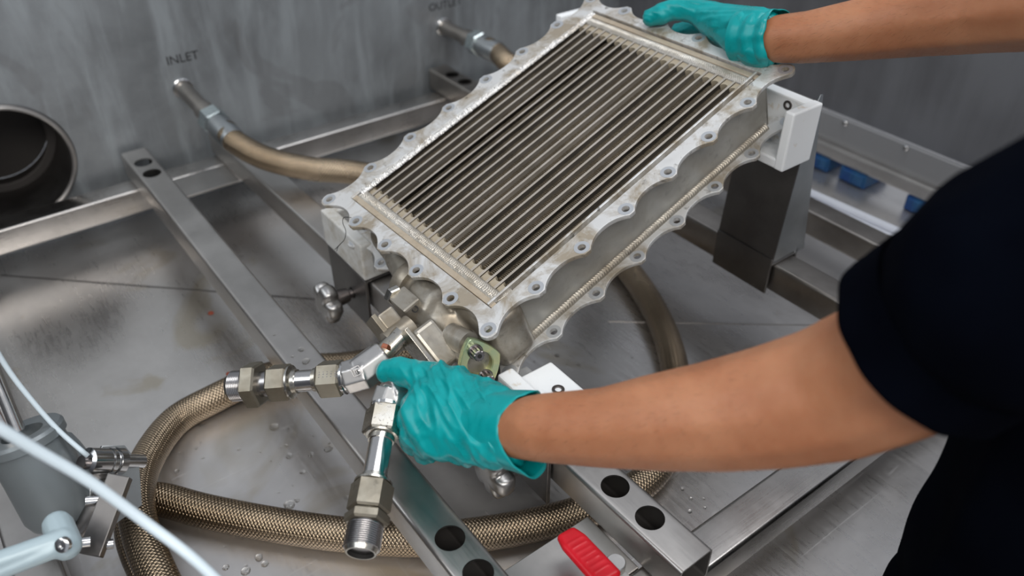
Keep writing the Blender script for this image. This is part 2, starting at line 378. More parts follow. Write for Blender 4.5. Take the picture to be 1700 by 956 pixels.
# blue blocks under the ledge
for i, (x, w, dz) in enumerate(((-.735, .040, .0), (-.665, .052, .0), (-.545, .035, .0), (-.485, .040, 0.), (-.39, .04, 0.))):
    t = bmesh.new(); box(t, (x-w/2, 1.243, .001), (x+w/2, 1.32, .0275)); box(t, (x-w/2+.004, 1.240, .004), (x+w/2-.004, 1.244, .024)); box(t, (x-.002, 1.238, .004), (x+.002, 1.2405, .024))
    o = obj('plastic_block', t, M_blue, bevel=.002); recenter(o)
    tag(o, ['dark blue plastic block under the right ledge, nearest the sheet-metal stand', 'paler blue plastic block under the right ledge, second from the stand', 'blue plastic block under the right ledge, third from the stand', 'blue plastic block under the right ledge, at the edge of the navy sleeve', 'blue plastic block under the right ledge, hidden behind the navy sleeve'][i], 'block', 'blue blocks under the right ledge')
# wall lettering
def text(body, size, mat, name, m, parent=None, ext=.0002, align='CENTER'):
    cu = bpy.data.curves.new('t', 'FONT'); cu.body = body; cu.size = size; cu.extrude = ext; cu.align_x = align; cu.align_y = 'CENTER'; cu.resolution_u = 3
    o = bpy.data.objects.new('t', cu); COL.objects.link(o); me = evald(o); bpy.data.objects.remove(o); me.materials.clear()
    me.transform(m); return obj(name, me, mat, parent)
wm = lambda y, z: Matrix(((0, 0, 1, XB+.0004), (1, 0, 0, y), (0, 1, 0, z), (0, 0, 0, 1)))
tag(text('INLET', .0195, M_ink, 'wall_lettering', wm(.336, .240)), 'black INLET lettering on the back wall above the left hose connection', 'lettering')
tag(text('OUTLET', .0195, M_ink, 'wall_lettering', wm(.826, .2295)), 'faint black OUTLET lettering on the back wall at the top edge', 'lettering')

# ------------------------------------------------------------ support frame and rails
def ring_profile(w, r, n=4):
    pts = []
    for (sx, sy, a0) in ((1, 1, 0), (-1, 1, PI/2), (-1, -1, PI), (1, -1, 3*PI/2)):
        for k in range(n+1):
            a = a0+k/n*PI/2; pts.append((sx*(w/2-r)+r*math.cos(a), sy*(w/2-r)+r*math.sin(a)))
    return pts
def square_tube(a, b, w=.04, r=.004, th=.002, holes=(), hr=.0135, top=True):  # a,b = centre line ends
    a = V(a); b = V(b); d = (b-a); L = d.length; m = frame(a, d, (0, 0, 1)); bm = bmesh.new()
    po = ring_profile(w, r); pi_ = ring_profile(w-2*th, r-th*.6)
    R = []
    for z in (0, L):
        R.append([[bm.verts.new(m @ V((x, y, z))) for x, y in q] for q in (po, pi_)])
    n = len(po)
    for k in range(n):
        j = (k+1) % n
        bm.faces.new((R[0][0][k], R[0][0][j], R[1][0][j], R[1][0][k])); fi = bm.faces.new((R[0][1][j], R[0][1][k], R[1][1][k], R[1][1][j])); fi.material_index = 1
        for e in (0, 1): bm.faces.new((R[e][0][j], R[e][0][k], R[e][1][k], R[e][1][j]) if e == 0 else (R[e][0][k], R[e][0][j], R[e][1][j], R[e][1][k]))
    if holes:
        cut = bmesh.new(); dn = d.normalized()
        for t in holes:
            c = a+dn*t; cyl(cut, c+V((0, 0, .004)), c+V((0, 0, .04)), hr, 40)
        return boolean(bm, cut)
    return bm
RTOP = .12; RC = RTOP-.02
fr = thing('support_frame', 'square steel tube frame standing on the basin floor under the rails', 'frame', (-.77, .47, 0))
def member(name, a, b, mat, **k):
    o = obj(name, square_tube(a, b, **k), mat, fr, smooth=.6); o.data.materials.append(M_scale_shade); return o
ZB = .06
member('back_beam', (-1.265, -.45, ZB), (-1.265, 1.03, ZB), M_railY)
member('front_beam', (-.268, -.098, ZB), (-.268, 1.03, ZB), M_railY)
member('side_beam', (-1.244, 1.008, ZB), (-.289, 1.008, ZB), M_raild)
member('side_beam', (-1.244, -.077, ZB), (-.289, -.077, ZB), M_rail)
obj('gusset_plate', newbox((-1.245, .243, .0765), (-1.180, .343, .0799)), M_rail, fr, bevel=.0008)
obj('gusset_plate', newbox((-.358, .246, .076), (-.288, .358, .0795)), M_rail, fr, bevel=.0008)
obj('gusset_plate', newbox((-.352, .335, .0795), (-.289, .3362, .0805)), M_chrome, fr)
for x, y in ((-1.265, 1.008), (-1.265, -.077), (-.268, 1.008), (-.268, -.077), (-.268, .31)):
    bm = bmesh.new(); lathe(bm, [(0, .016), (.006, .017), (.010, .008), (.04, .008)], (x, y, 0), (0, 0, 1), 20); obj('foot', bm, M_dark, fr, smooth=.6)
def rail(a, b, label, holes, mat):
    L = (V(b)-V(a)).length
    me = square_tube(a, b, holes=[h if h > 0 else L+h for h in holes])
    o = obj('slotted_rail', me, mat, smooth=.6); o.data.materials.append(M_scale_shade); o.name = 'square_rail'; return tag(recenter(o), label, 'rail', 'square steel rails across the frame')
rail((-1.298, .224, RC), (-.235, .224, RC), 'long square steel rail passing under both metal fittings, with droplets on top', (.050, .092, -.112, -.155), M_rail)
rail((-1.292, .362, RC), (-.245, .380, RC), 'square steel rail with two round holes in its open front end', (.05, .092, -.056, -.101), M_rail)
rail((-1.302, .7955, RC), (-.247, .8035, RC), 'square steel rail under the tall sheet-metal stand', (.05, .092), M_raild)

# ------------------------------------------------------------ brackets with plastic corner blocks
def star_knob(c, d, parent, r=.028):
    c = V(c); d = V(d).normalized(); m = frame(c, d); bm = bmesh.new(); n = 70; rings = []
    for t, k in ((0, .35), (.001, .74), (.004, .94), (.010, 1.0), (.017, .96), (.021, .82), (.0225, .5)):
        rings.append([bm.verts.new(m @ V(((r*k*(1+.0)-(.0085*k*max(0, math.cos(5*2*PI*j/n))**1.5))*math.cos(2*PI*j/n), (r*k-(.0085*k*max(0, math.cos(5*2*PI*j/n))**1.5))*math.sin(2*PI*j/n), t))) for j in range(n)])
    for a, b in zip(rings, rings[1:]):
        for j in range(n): bm.faces.new((a[j], a[(j+1) % n], b[(j+1) % n], b[j]))
    bm.faces.new(rings[0][::-1]); bm.faces.new(rings[-1])
    k = obj('star_knob', bm, M_knob, parent, smooth=.9)
    bm = bmesh.new(); lathe(bm, [(0, .011), (.010, .0105), (.018, .009), (.020, .006), (.045, .006)], c+d*.021, d, 24); obj('knob_stem', bm, M_bolt, k, smooth=.6)
    bm = bmesh.new(); hexa(bm, c+d*.046, c+d*.055, .017); obj('lock_nut', bm, M_bolt, k)
def bolt_hole(c, d, r=.006, mat=None, parent=None):
    bm = bmesh.new(); lathe(bm, [(0, r), (.0012, r), (.0012, r*.55), (-.002, r*.5)], c, d, 20, cap=False); return obj('screw', bm, mat or M_bolt, parent, smooth=.5)
def clamp_bracket(x0, x1, ys, label, near):
    t = thing('rail_bracket', label, 'bracket', ((x0+x1)/2, ys+.02, .048), 'sleeve brackets on the rail')
    bm = bmesh.new()
    box(bm, (x0, ys-.004, .048), (x1, ys, .124)); box(bm, (x0+.0002, ys-.0042, .1212), (x1-.0002, ys+.0482, .1245)); box(bm, (x0, ys+.044, .048), (x1, ys+.048, .124))
    obj('sleeve', bm, M_dark, t, bevel=.001)
    star_knob(((x0+x1)/2+.008, ys-.050, .082), (0, 1, 0), t)
    bm = bmesh.new()
    if near:
        box(bm, (x0, ys-.012, .1245), (x1-.0004, ys+.0466, .138)); box(bm, (x1-.070, ys-.014, .130), (x1, ys+.004, .181)); box(bm, (x1-.062, ys+.003, .134), (x1-.0002, ys+.047, .1715))
    else:
        box(bm, (x0-.0056, ys-.0036, .1247), (x1-.0003, ys+.0437, .136)); box(bm, (x0-.006, ys-.004, .13), (x1, ys+.012, .176)); box(bm, (x0-.0062, ys-.0038, .1302), (x0+.010, ys+.044, .1757))
    b = obj('corner_block', bm, M_ptfe if near else M_ptfed, t, bevel=.0022)
    if near:
        bolt_hole((x1-.025, ys+.026, .1718), (0, 0, 1), .0062, M_bolt, b)
    else:
        bolt_hole((x0+.03, ys+.0125, .160), (0, 1, 0), .005, M_bolt, b)
    return t
clamp_bracket(-.864, -.763, .3485, 'dark steel rail bracket with star knob and grimy white block, under the exchanger left corner', False)
clamp_bracket(-.512, -.411, .3555, 'dark steel rail bracket with clean white plastic block beside the lower gloved wrist', True)
# tall stand
def stand(x0, x1, label, grp):
    t = thing('sheet_metal_stand', label, 'stand', ((x0+x1)/2, .80, .08), grp)
    bm = bmesh.new()
    for a in ((x0, .774, .078, x1, .777, .131), (x0, .824, .078, x1, .827, .131), (x0+.0002, .7742, .1205, x1-.0002, .8268, .1235)): box(bm, a[:3], a[3:])
    obj('sleeve', bm, M_dark, t, bevel=.0008)
    bm = bmesh.new()
    y0, y1, z0 = .776, .840, .126; ya, yb, z1 = .7905, .800, .345
    def slab(pts, th, nrm):
        nrm = V(nrm); a = [bm.verts.new(p) for p in pts]; b = [bm.verts.new(V(p)+nrm*th) for p in pts]
        bm.faces.new(a); bm.faces.new(b[::-1]); n = len(a)
        for i in range(n): bm.faces.new((a[i], b[i], b[(i+1) % n], a[(i+1) % n]))
    slab([(x0, y0, z0), (x1, y0, z0), (x1, ya, z1-.004), (x0, ya, z1-.004)], .002, (0, 1, 0))
    f = obj('front_plate', bm, M_dark, t, bevel=.0005)  # darker material than the sides, with this face's shade put into it
    bm = bmesh.new()
    slab([(x1, y0, z0), (x1, y1, z0), (x1, yb+.001, z1+.001), (x1, yb-.004, z1+.002), (x1, ya, z1-.010)], -.002, (1, 0, 0)); obj('side_plate', bm, M_post, t, bevel=.0006)
    bm = bmesh.new(); slab([(x0, y0, z0), (x0, y1, z0), (x0, yb, z1), (x0, ya, z1-.006)], .002, (1, 0, 0)); obj('side_plate', bm, M_post, t, bevel=.0005)
    bm = bmesh.new(); box(bm, (x0, .822, .122), (x1, .841, .132)); obj('base_ledge', bm, M_post, t, bevel=.001)
    return t
st = stand(-.578, -.488, 'tall tapered sheet-metal stand holding the white block at the near right corner', 'tapered stands under the exchanger')
bm = bmesh.new()
box(bm, (-.585, .772, .2725), (-.4785, .7882, .3426)); box(bm, (-.4905, .738, .272), (-.478, .7886, .343)); box(bm, (-.5846, .7384, .2723), (-.4783, .7878, .284))
cb = obj('corner_block', bm, M_ptfe, st, bevel=.002)
bolt_hole((-.511, .7718, .333), (0, -1, 0), .0055, M_bolt, cb); bolt_hole((-.551, .7718, .333), (0, -1, 0), .0055, M_bolt, cb)
st2 = stand(-.875, -.785, 'second tapered sheet-metal stand hidden behind the far left corner of the exchanger', 'tapered stands under the exchanger')
bm = bmesh.new()
box(bm, (-.885, .772, .2725), (-.785, .7882, .3426)); box(bm, (-.8853, .738, .272), (-.873, .7886, .343)); box(bm, (-.8847, .7384, .2723), (-.7853, .7878, .284))
obj('corner_block', bm, M_ptfe, st2, bevel=.002)

# ------------------------------------------------------------ heat exchanger
SC = 1.02
RX = Matrix(((.9992799590712473, -.03454411460501329, .01569291383783622), (.03784675481693925, .9367495874673191, -.3479480328003187), (-.002680773842107828, .34829142183800754, .9373824720601749)))
TX = V((-.7697031, .31781527, -.47791623))*SC + CAM
MX = (Matrix.Translation(TX) @ RX.to_4x4())
U, Vv, D = .0588120*SC, .06*SC, .0749138*SC     # hole pitches and depth between flanges
LU, LV = 5*U, 7*Vv
ex = thing('heat_exchanger', 'tilted aluminium plate-fin heat exchanger with scalloped bolt flanges, held by both gloved hands', 'heat exchanger', rot=MX)
LOCAL = set()
def xo(name, me, mat, parent=None, **k):
    k.setdefault('world', False); o = obj(name, me, mat, parent or ex, **k); LOCAL.add(o.name); return o
def flange_outline(out=.0088, dip=-.002, rc=.0098, dips=-.003):
    pts = []
    corners = [(0, 0), (LU, 0), (LU, LV), (0, LV)]; dirs = [(1, 0), (0, 1), (-1, 0), (0, -1)]; outs = [(0, -1), (1, 0), (0, 1), (-1, 0)]
    ns = [5, 7, 5, 7]; ps = [U, Vv, U, Vv]
    for s in range(4):
        c = corners[s]; d = dirs[s]; o = outs[s]; n = ns[s]; p = ps[s]
        dp = dips if s % 2 == 0 else dip
        for i in range(n):
            # concave arc from boss i to boss i+1
            s0 = .0052 if i else .0085; s1 = .0052 if i < n-1 else .0085
            o0 = out if i else .0072; o1 = out if i < n-1 else .0072
            if i:   # boss flat top with chamfer
                for ds in (-.0035, .0035): pts.append((c[0]+d[0]*(i*p+ds)+o[0]*out, c[1]+d[1]*(i*p+ds)+o[1]*out))
            a = i*p+s0+.0016; b = (i+1)*p-s1-.0016; K = 12
            for k in range(K+1):
                q = k/K; h = (o0-.003)*(1-q)+(o1-.003)*q; w = (2*q-1)
                hh = h-(h-dp)*(1-abs(w)**2.3)
                pts.append((c[0]+d[0]*(a+(b-a)*q)+o[0]*hh, c[1]+d[1]*(a+(b-a)*q)+o[1]*hh))
        # corner ear
        e = corners[(s+1) % 4]; o2 = outs[(s+1) % 4]; a0 = math.atan2(o[1], o[0]); 
        for k in range(9):
            a = a0 + (-.30+ (PI/2+.60)*k/8); pts.append((e[0]+rc*math.cos(a), e[1]+rc*math.sin(a)))
    return pts
HOLES = [(i*U, 0) for i in range(6)]+[(i*U, LV) for i in range(6)]+[(0, i*Vv) for i in range(1, 7)]+[(LU, i*Vv) for i in range(1, 7)]
IB = (.0205, .0175, LU-.0170, LV-.0165)   # inner opening u0,v0,u1,v1
inner = [(IB[0], IB[1]), (IB[2], IB[1]), (IB[2], IB[3]), (IB[0], IB[3])]
fo = flange_outline()
me = plate([fo, inner]+[circle(a, b, .0041, 20) for a, b in HOLES], -.0050, 0, .0003); tf = xo('top_flange', me, M_flange, smooth=.5)
me = plate([fo, inner]+[circle(a, b, .0041, 20) for a, b in HOLES], -D, -D+.0045, .0003); bf = xo('bottom_flange', me, M_flange, smooth=.5)
# bright spot-faced rings around the holes
ring = plate([circle(0, 0, .0079, 28), circle(0, 0, .0041, 20)], 0, .0003); ring.materials.append(material('spot_faced_aluminium', (.54, .56, .58), .7, .38)); ring.shade_smooth(); ring.set_sharp_from_angle(angle=.5)
for par, z in ((tf, 0), (bf, -D+.0045)):
    for a, b in HOLES:
        o = bpy.data.objects.new('spot_face', ring); COL.objects.link(o); o.parent = par; o.location = (a, b, z)
# housing walls
wl = .003; H0, H1 = -D+.0045, -.005
for nm, a, b in (('side_wall', (IB[2]-.001, .020, H0), (IB[2]+wl, LV-.014, H1)), ('side_wall', (IB[0]-wl-.004, .020, H0), (IB[0]-.002, LV-.014, H1)),
                 ('end_wall', (IB[0]-.006, .018, H0), (IB[2]+wl, .022, H1)), ('end_wall', (IB[0]-.006, LV-.018, H0), (IB[2]+wl, LV-.0135, H1))):
    xo(nm, newbox(a, b), M_body, bevel=.001)
# rippled weld beads
def bead(a, b, wid, hgt, up=(0, 0, 1), pitch=.0021, curve=.45, amp=.0007, seed=0, rough=0., mat=None, parent=None, name='weld_bead'):
    a = V(a); b = V(b); L = (b-a).length; d = (b-a)/L; up = V(up); sd = d.cross(up)
    n = int(L/pitch*7); m = 14; bm = bmesh.new(); G = []
    for i in range(n+1):
        s = i/n*L; row = []
        for j in range(m+1):
            q = j/m*2-1; h = hgt*math.sqrt(max(0, 1-q*q))
            ph = (s+curve*wid*q*q+.0006*noise.noise(V((s*90, q, seed))))/pitch; fr_ = ph-math.floor(ph)
            rip = amp*(fr_**1.6-.5)*(1-q*q*.8)
            wv = 1+.10*noise.noise(V((s*60, seed, 0)))
            rr = rough*noise.noise(V((s*900, q*3, seed))) if rough else 0
            row.append(bm.verts.new(a+d*s+sd*(q*wid/2*wv)+up*(max(h+rip+rr, -.0004))))
        G.append(row)
    for i in range(n):
        for j in range(m): bm.faces.new((G[i][j], G[i][j+1], G[i+1][j+1], G[i+1][j]))
    return xo(name, bm, mat or M_weld, parent, smooth=3.2)
CT = -.0045          # core top
u0, u1 = IB[0]+.003, IB[2]-.004
bead((u0, .0305, CT-.0012), (u1, .0305, CT-.0012), .0145, .0038, seed=1, pitch=.0027, amp=.0019)
bead((u1, LV-.0305, CT-.0012), (u0, LV-.0305, CT-.0012), .0135, .0032, seed=2, pitch=.0027, amp=.0017)
bead((IB[0]+.0028, .030, CT+.001), (IB[0]+.0028, LV-.02, CT+.001), .0085, .0032, seed=3, pitch=.0026, amp=.0014, rough=.0022, mat=M_spatter)
bead((IB[2]-.010, .0235, CT-.0005), (IB[2]-.004, .046, CT-.0005), .009, .0026, seed=5)
for e in range(2):
    q = LV if e else 0; sg = -1 if e else 1
    # sloped tan band between bead and groove
    bm = bmesh.new(); box(bm, (IB[0]+.0008, min(q+sg*.0190, q+sg*.0255), -.012), (IB[2]-.0008, max(q+sg*.0190, q+sg*.0255), -.0022)); xo('frame_lip', bm, M_tan, bevel=.0008)
    bm = bmesh.new(); box(bm, (IB[0], min(q+sg*.0150, q+sg*.03), -.020), (IB[2], max(q+sg*.0150, q+sg*.03), -.0085)); xo('frame_bed', bm, M_cast)
for ua, ub in ((IB[2]-.0075, IB[2]-.0048), (IB[0]-.0002, IB[0]+.0018)):
    xo('frame_lip', newbox((ua, .0185, -.012), (ub, LV-.018, .0012 if ua > .1 else -.001)), M_flange, bevel=.0005)
xo('frame_bed', newbox((IB[2]-.0052, .0165, -.02), (IB[2]+.001, LV-.016, -.006)), M_cast)
# core
NS = 20; CU0, CU1 = IB[0]+.0025, IB[2]-.0080; PT = (CU1-CU0)/NS; BW = .0025; CV0, CV1 = .0365, LV-.0355; EB = .0125
xo('core_shade_backing', newbox((CU0-.003, CV0-.006, -D+.006), (CU1+.004, CV1+.006, -.028)), M_black)  # black sheet stands in for the deep shade behind the fins
bm = bmesh.new(); box(bm, (-BW/2, CV0, -.020), (-BW/2+.0009, CV1, CT)); box(bm, (BW/2-.0009, CV0, -.020), (BW/2, CV1, CT)); box(bm, (-BW/2, CV0, -.020), (BW/2, CV1, CT-.0005))
bm2 = bpy.data.meshes.new('parting_plate'); bm.to_mesh(bm2); bm.free(); bm2.materials.append(M_bar)
gw = PT-BW
# end bar with concave half-round mouth
def endbar():
    w = gw/2-.0002; pts = [(-w, 0), (w, 0), (w, EB)]
    for k in range(1, 10):
        a = PI*k/10; pts.append((w*math.cos(a), EB-.75*w*math.sin(a)))
    pts.append((-w, EB)); return plate([pts], -.020, CT-.0011, .0002)
eb = endbar(); eb.materials.append(M_tanb)
# fin strip
fbm = bmesh.new(); FP = .00215; nf = int((CV1-CV0-2*EB-.002)/FP); v0 = CV0+EB+.0012
for k in range(nf):
    y = v0+k*FP; lean = .0007; w = gw/2
    cs = []
    for j, (zz, off) in enumerate(((CT-.0030, 0), (-.0125, -lean), (-.026, lean))):
        for q in (-1, -.5, 0, .5, 1):
            bow = .0009*(q*q); cs.append((q*w, y+off-bow+(random.random()-.5)*.00025, zz-.0012*abs(q)**3-(random.random())*.0004))
    th = .00050
    A = [fbm.verts.new((x, yy-th/2, z)) for x, yy, z in cs]; B = [fbm.verts.new((x, yy+th/2, z)) for x, yy, z in cs]
    for r in range(2):
        for c in range(4):
            i = r*5+c; fbm.faces.new((A[i], A[i+1], A[i+6], A[i+5])); fbm.faces.new((B[i+1], B[i], B[i+5], B[i+6]))
    for c in range(4): fbm.faces.new((A[c+1], A[c], B[c], B[c+1]))
fm = bpy.data.meshes.new('fin_strip'); fbm.to_mesh(fm); fbm.free(); fm.materials.append(M_fin)
def inst(name, me, loc, kind=None, rz=0):
    o = bpy.data.objects.new(name, me); COL.objects.link(o); o.parent = ex; o.location = loc; o.rotation_euler = (0, 0, rz)
    if kind: o['kind'] = kind
for i in range(NS+1): inst('parting_plate', bm2, (CU0+i*PT, 0, 0))
for i in range(NS):
    c = CU0+(i+.5)*PT; dz = -.0003*random.random()
    inst('end_bar', eb, (c, CV0, dz)); inst('end_bar', eb, (c, CV1, dz), rz=PI); inst('fin_strip', fm, (c, (random.random()-.5)*.002, -.0012*random.random()), 'stuff')
# weld along the foot of the near side wall, and the vertical one at its corner
bead((IB[2]+.0035, .024, H0+.001), (IB[2]+.0035, LV-.02, H0+.001), .0120, .0045, up=V((1, 0, 1)).normalized(), seed=8, pitch=.0032, amp=.0012, mat=M_cast)
bead((IB[2]+.0028, .030, H1-.001), (IB[2]+.0028, .028, H0+.004), .0115, .0016, up=(1, 0, 0), seed=9, pitch=.0024)
# ---- manifold casting at the lower end (built in exchanger coordinates)
mb = bmesh.new()
def hl(*balls): hull(mb, [(V(c)/1000*SC, r/1000) for c, r in balls])
hl(((188, -4, -40), 31), ((222, -8, -40), 33)); hl(((205, -8, -40), 33), ((215, 24, -40), 32))
hl(*[((uu, vv, ww), 11) for uu in (230, 283) for vv in (8, 32) for ww in (-62, -16)]); hl(((222, -6, -40), 32), ((246, 8, -42), 24))
hl(((150, 0, -42), 24), ((190, 0, -42), 25)); hl(((105, 12, -42), 20), ((160, 0, -42), 21)); hl(((60, 20, -42), 18), ((110, 14, -42), 20))
hl(((196, -28, -44), 13), ((168, -14, -40), 14)); hl(((188, -50, -56), 11), ((176, -18, -44), 14))
me = fuse(mb, .0016, 16)
mf = xo('manifold', me, M_cast, smooth=3.2)
# neck ring step
bm = bmesh.new(); lathe(bm, [(0, .0), (0, .0275), (.002, .029), (.012, .029), (.016, .0270), (.018, 0)], V((.146, -.002, -.041)), (1, 0, 0), 48, cap=False); xo('neck_ring', bm, M_cast, mf, smooth=.7)
# bosses and blocks placed in room coordinates
def wx(name, bm, mat, parent=None, **k):
    o = obj(name, bm, mat, None, **k); o.parent = parent or ex
    if parent is None or parent.name in LOCAL: o.matrix_parent_inverse = MX.inverted()
    return o
bp = P(672, 505, .842)
ax = MX.to_3x3() @ V((1, 0, 0)); ay = MX.to_3x3() @ V((0, 1, 0)); az = MX.to_3x3() @ V((0, 0, 1))
def obox(c, dx, dy, dz, X=None, Y=None, Z=None, bm=None):
    X = X or ax; Y = Y or ay; Z = Z or az; m = Matrix((X, Y, Z)).transposed().to_4x4(); m.translation = V(c)
    bm = bm or bmesh.new(); box(bm, (-dx/2, -dy/2, -dz/2), (dx/2, dy/2, dz/2), m); return bm
wx('port_block', obox(P(679, 510, .835), .030, .021, .030), M_cast, mf, bevel=.0025)
bm = bmesh.new(); c = P(662, 497, .832); hexa(bm, c-ax*.004, c-ax*.013, .018); wx('port_plug', bm, M_fit, mf)
c = P(689, 513, .818); bm = bmesh.new(); lathe(bm, [(-.002, .0026), (.0004, .0036), (.0004, .0024), (-.003, .0024)], c, -FW, 16, cap=False); wx('drilled_port', bm, M_black, mf)
# two flange feet, their plates and the pipe stub
sd = (P(640, 572, .80)-P(685, 538, .815)).normalized()     # direction in which the ports leave the casting
bm = bmesh.new(); lathe(bm, [(0, .0125), (.028, .0125), (.030, .0118)], P(683, 541, .815), sd, 32); wx('pipe_stub', bm, M_cast, mf, smooth=.6)
across = sd.cross(FW).normalized()
if (across.dot(RT)) < 0: across = -across
m2 = Matrix((across, -FW.cross(sd).cross(sd).normalized() if False else sd.cross(across), sd)).transposed().to_4x4(); m2.translation = P(643, 566, .812)
def flatbox(a, b, mat4): return newbox(a, b, mat4)
wx('flange_foot', flatbox((-.025, -.013, -.022), (.004, .013, -.003), m2), M_cast, mf, bevel=.002)
wx('flange_foot', flatbox((-.028, -.015, -.003), (.011, .015, .002), m2), M_nutworn, mf, bevel=.0006)
c = P(644, 575, .79); bm = bmesh.new(); hexa(bm, c-across*.001, c+across*.001+sd*.004, .010); wx('copper_plug', bm, M_copper, mf)
m3 = m2.copy(); m3.translation = P(697, 590, .79)
wx('cover_casting', flatbox((-.022, -.016, -.030), (.026, .014, -.003), m3), M_cast, mf, bevel=.005, bseg=3)
wx('cover_rib', flatbox((-.012, -.020, -.026), (-.006, -.012, -.003), m3), M_cast, mf, bevel=.002)
wx('cover_rib', flatbox((.000, -.020, -.026), (.006, -.012, -.003), m3), M_cast, mf, bevel=.002)
wx('cover_rib', flatbox((.012, -.020, -.026), (.018, -.012, -.003), m3), M_cast, mf, bevel=.002)
wx('cover_plate', flatbox((-.028, -.018, -.003), (.034, .016, .0015), m3), M_fit, mf, bevel=.0005)
# oval passivated flange at the open end, with two bolts
fn_ = (ax*.66-FW*.62).normalized(); b1 = P(780, 574, .780); b2 = P(810, 629, .770)
ydir = (b1-b2); ydir = (ydir-fn_*ydir.dot(fn_)).normalized(); xdir = ydir.cross(fn_)
half = (b1-b2).length/2; pc = (b1+b2)/2; mm = Matrix((xdir, ydir, fn_)).transposed().to_4x4(); mm.translation = pc-xdir*.0
def oval():
    pts = []; n = 72
    for k in range(n):
        a = 2*PI*k/n; r1 = .0185; x = r1*math.cos(a); y = r1*math.sin(a)
        # diamond: widen towards the bolts
        s = abs(math.sin(a)); x = math.cos(a)*.0215*(1-.15*s); y = math.sin(a)*(half+.0088)
        k2 = 1-.12*abs(math.sin(2*a)); pts.append((x*k2, y*k2))
    return pts
pf = wx('port_flange', plate([oval(), circle(0, 0, .0128, 40)], -.004, .004, .0006, mm), M_gold, smooth=.6)
bm = bmesh.new(); lathe(bm, [(.0035, .0130), (.0035, .0124), (-.006, .0120), (-.006, .0105), (-.010, .0098), (-.014, .0085)], pc, fn_, 40, cap=False); wx('bore', bm, M_gold, pf, smooth=.5)
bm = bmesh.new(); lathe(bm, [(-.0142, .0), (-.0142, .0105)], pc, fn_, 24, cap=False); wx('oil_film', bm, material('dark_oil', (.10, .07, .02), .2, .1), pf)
bm = bmesh.new(); lathe(bm, [(-.03, .0165), (-.004, .0165)], pc, fn_, 40); wx('neck', bm, M_cast, pf, smooth=.6)
for b in (b1, b2):
    q = pc+ (b-pc)-fn_*((b-pc).dot(fn_)); bm = bmesh.new(); lathe(bm, [(.004, .0072), (.0055, .0074), (.0070, .0066)], q, fn_, 24)
    n = 24; prof = [(.007, 1), (.0165, 1), (.0172, .86)]; m = frame(q, fn_); rr = []
    for t, k in prof: rr.append([bm.verts.new(m @ V(((.0049+(.0006 if j % 2 else 0))*k*math.cos(2*PI*j/n), (.0049+(.0006 if j % 2 else 0))*k*math.sin(2*PI*j/n), t))) for j in range(n)])
    for r0, r1 in zip(rr, rr[1:]):
        for j in range(n): bm.faces.new((r0[j], r0[(j+1) % n], r1[(j+1) % n], r1[j]))
    bm.faces.new(rr[-1]); o = wx('bolt', bm, M_bolt, pf)
    bm = bmesh.new(); lathe(bm, [(.0174, .0), (.0174, .0022)], q, fn_, 12, cap=False); wx('bolt_socket', bm, M_black, pf)
bm = bmesh.new(); cyl(bm, P(748, 556, .80), b1-fn_*.004, .0125, 32); wx('bolt_boss', bm, M_cast, mf, smooth=.6)
# lock wire hanging from the left flange
bm = sweep([P(583, 361, .905), P(571, 361, .91), P(569, 370, .915), P(574, 383, .915), P(572, 397, .92), P(563, 407, .925), P(556, 414, .925)], .0004, 6, .002); wx('lock_wire', bm, M_black, tf)
bm = sweep([P(568, 402, .922), P(561, 410, .925), P(559, 417, .925)], .0004, 6, .002); wx('lock_wire', bm, M_black, tf)
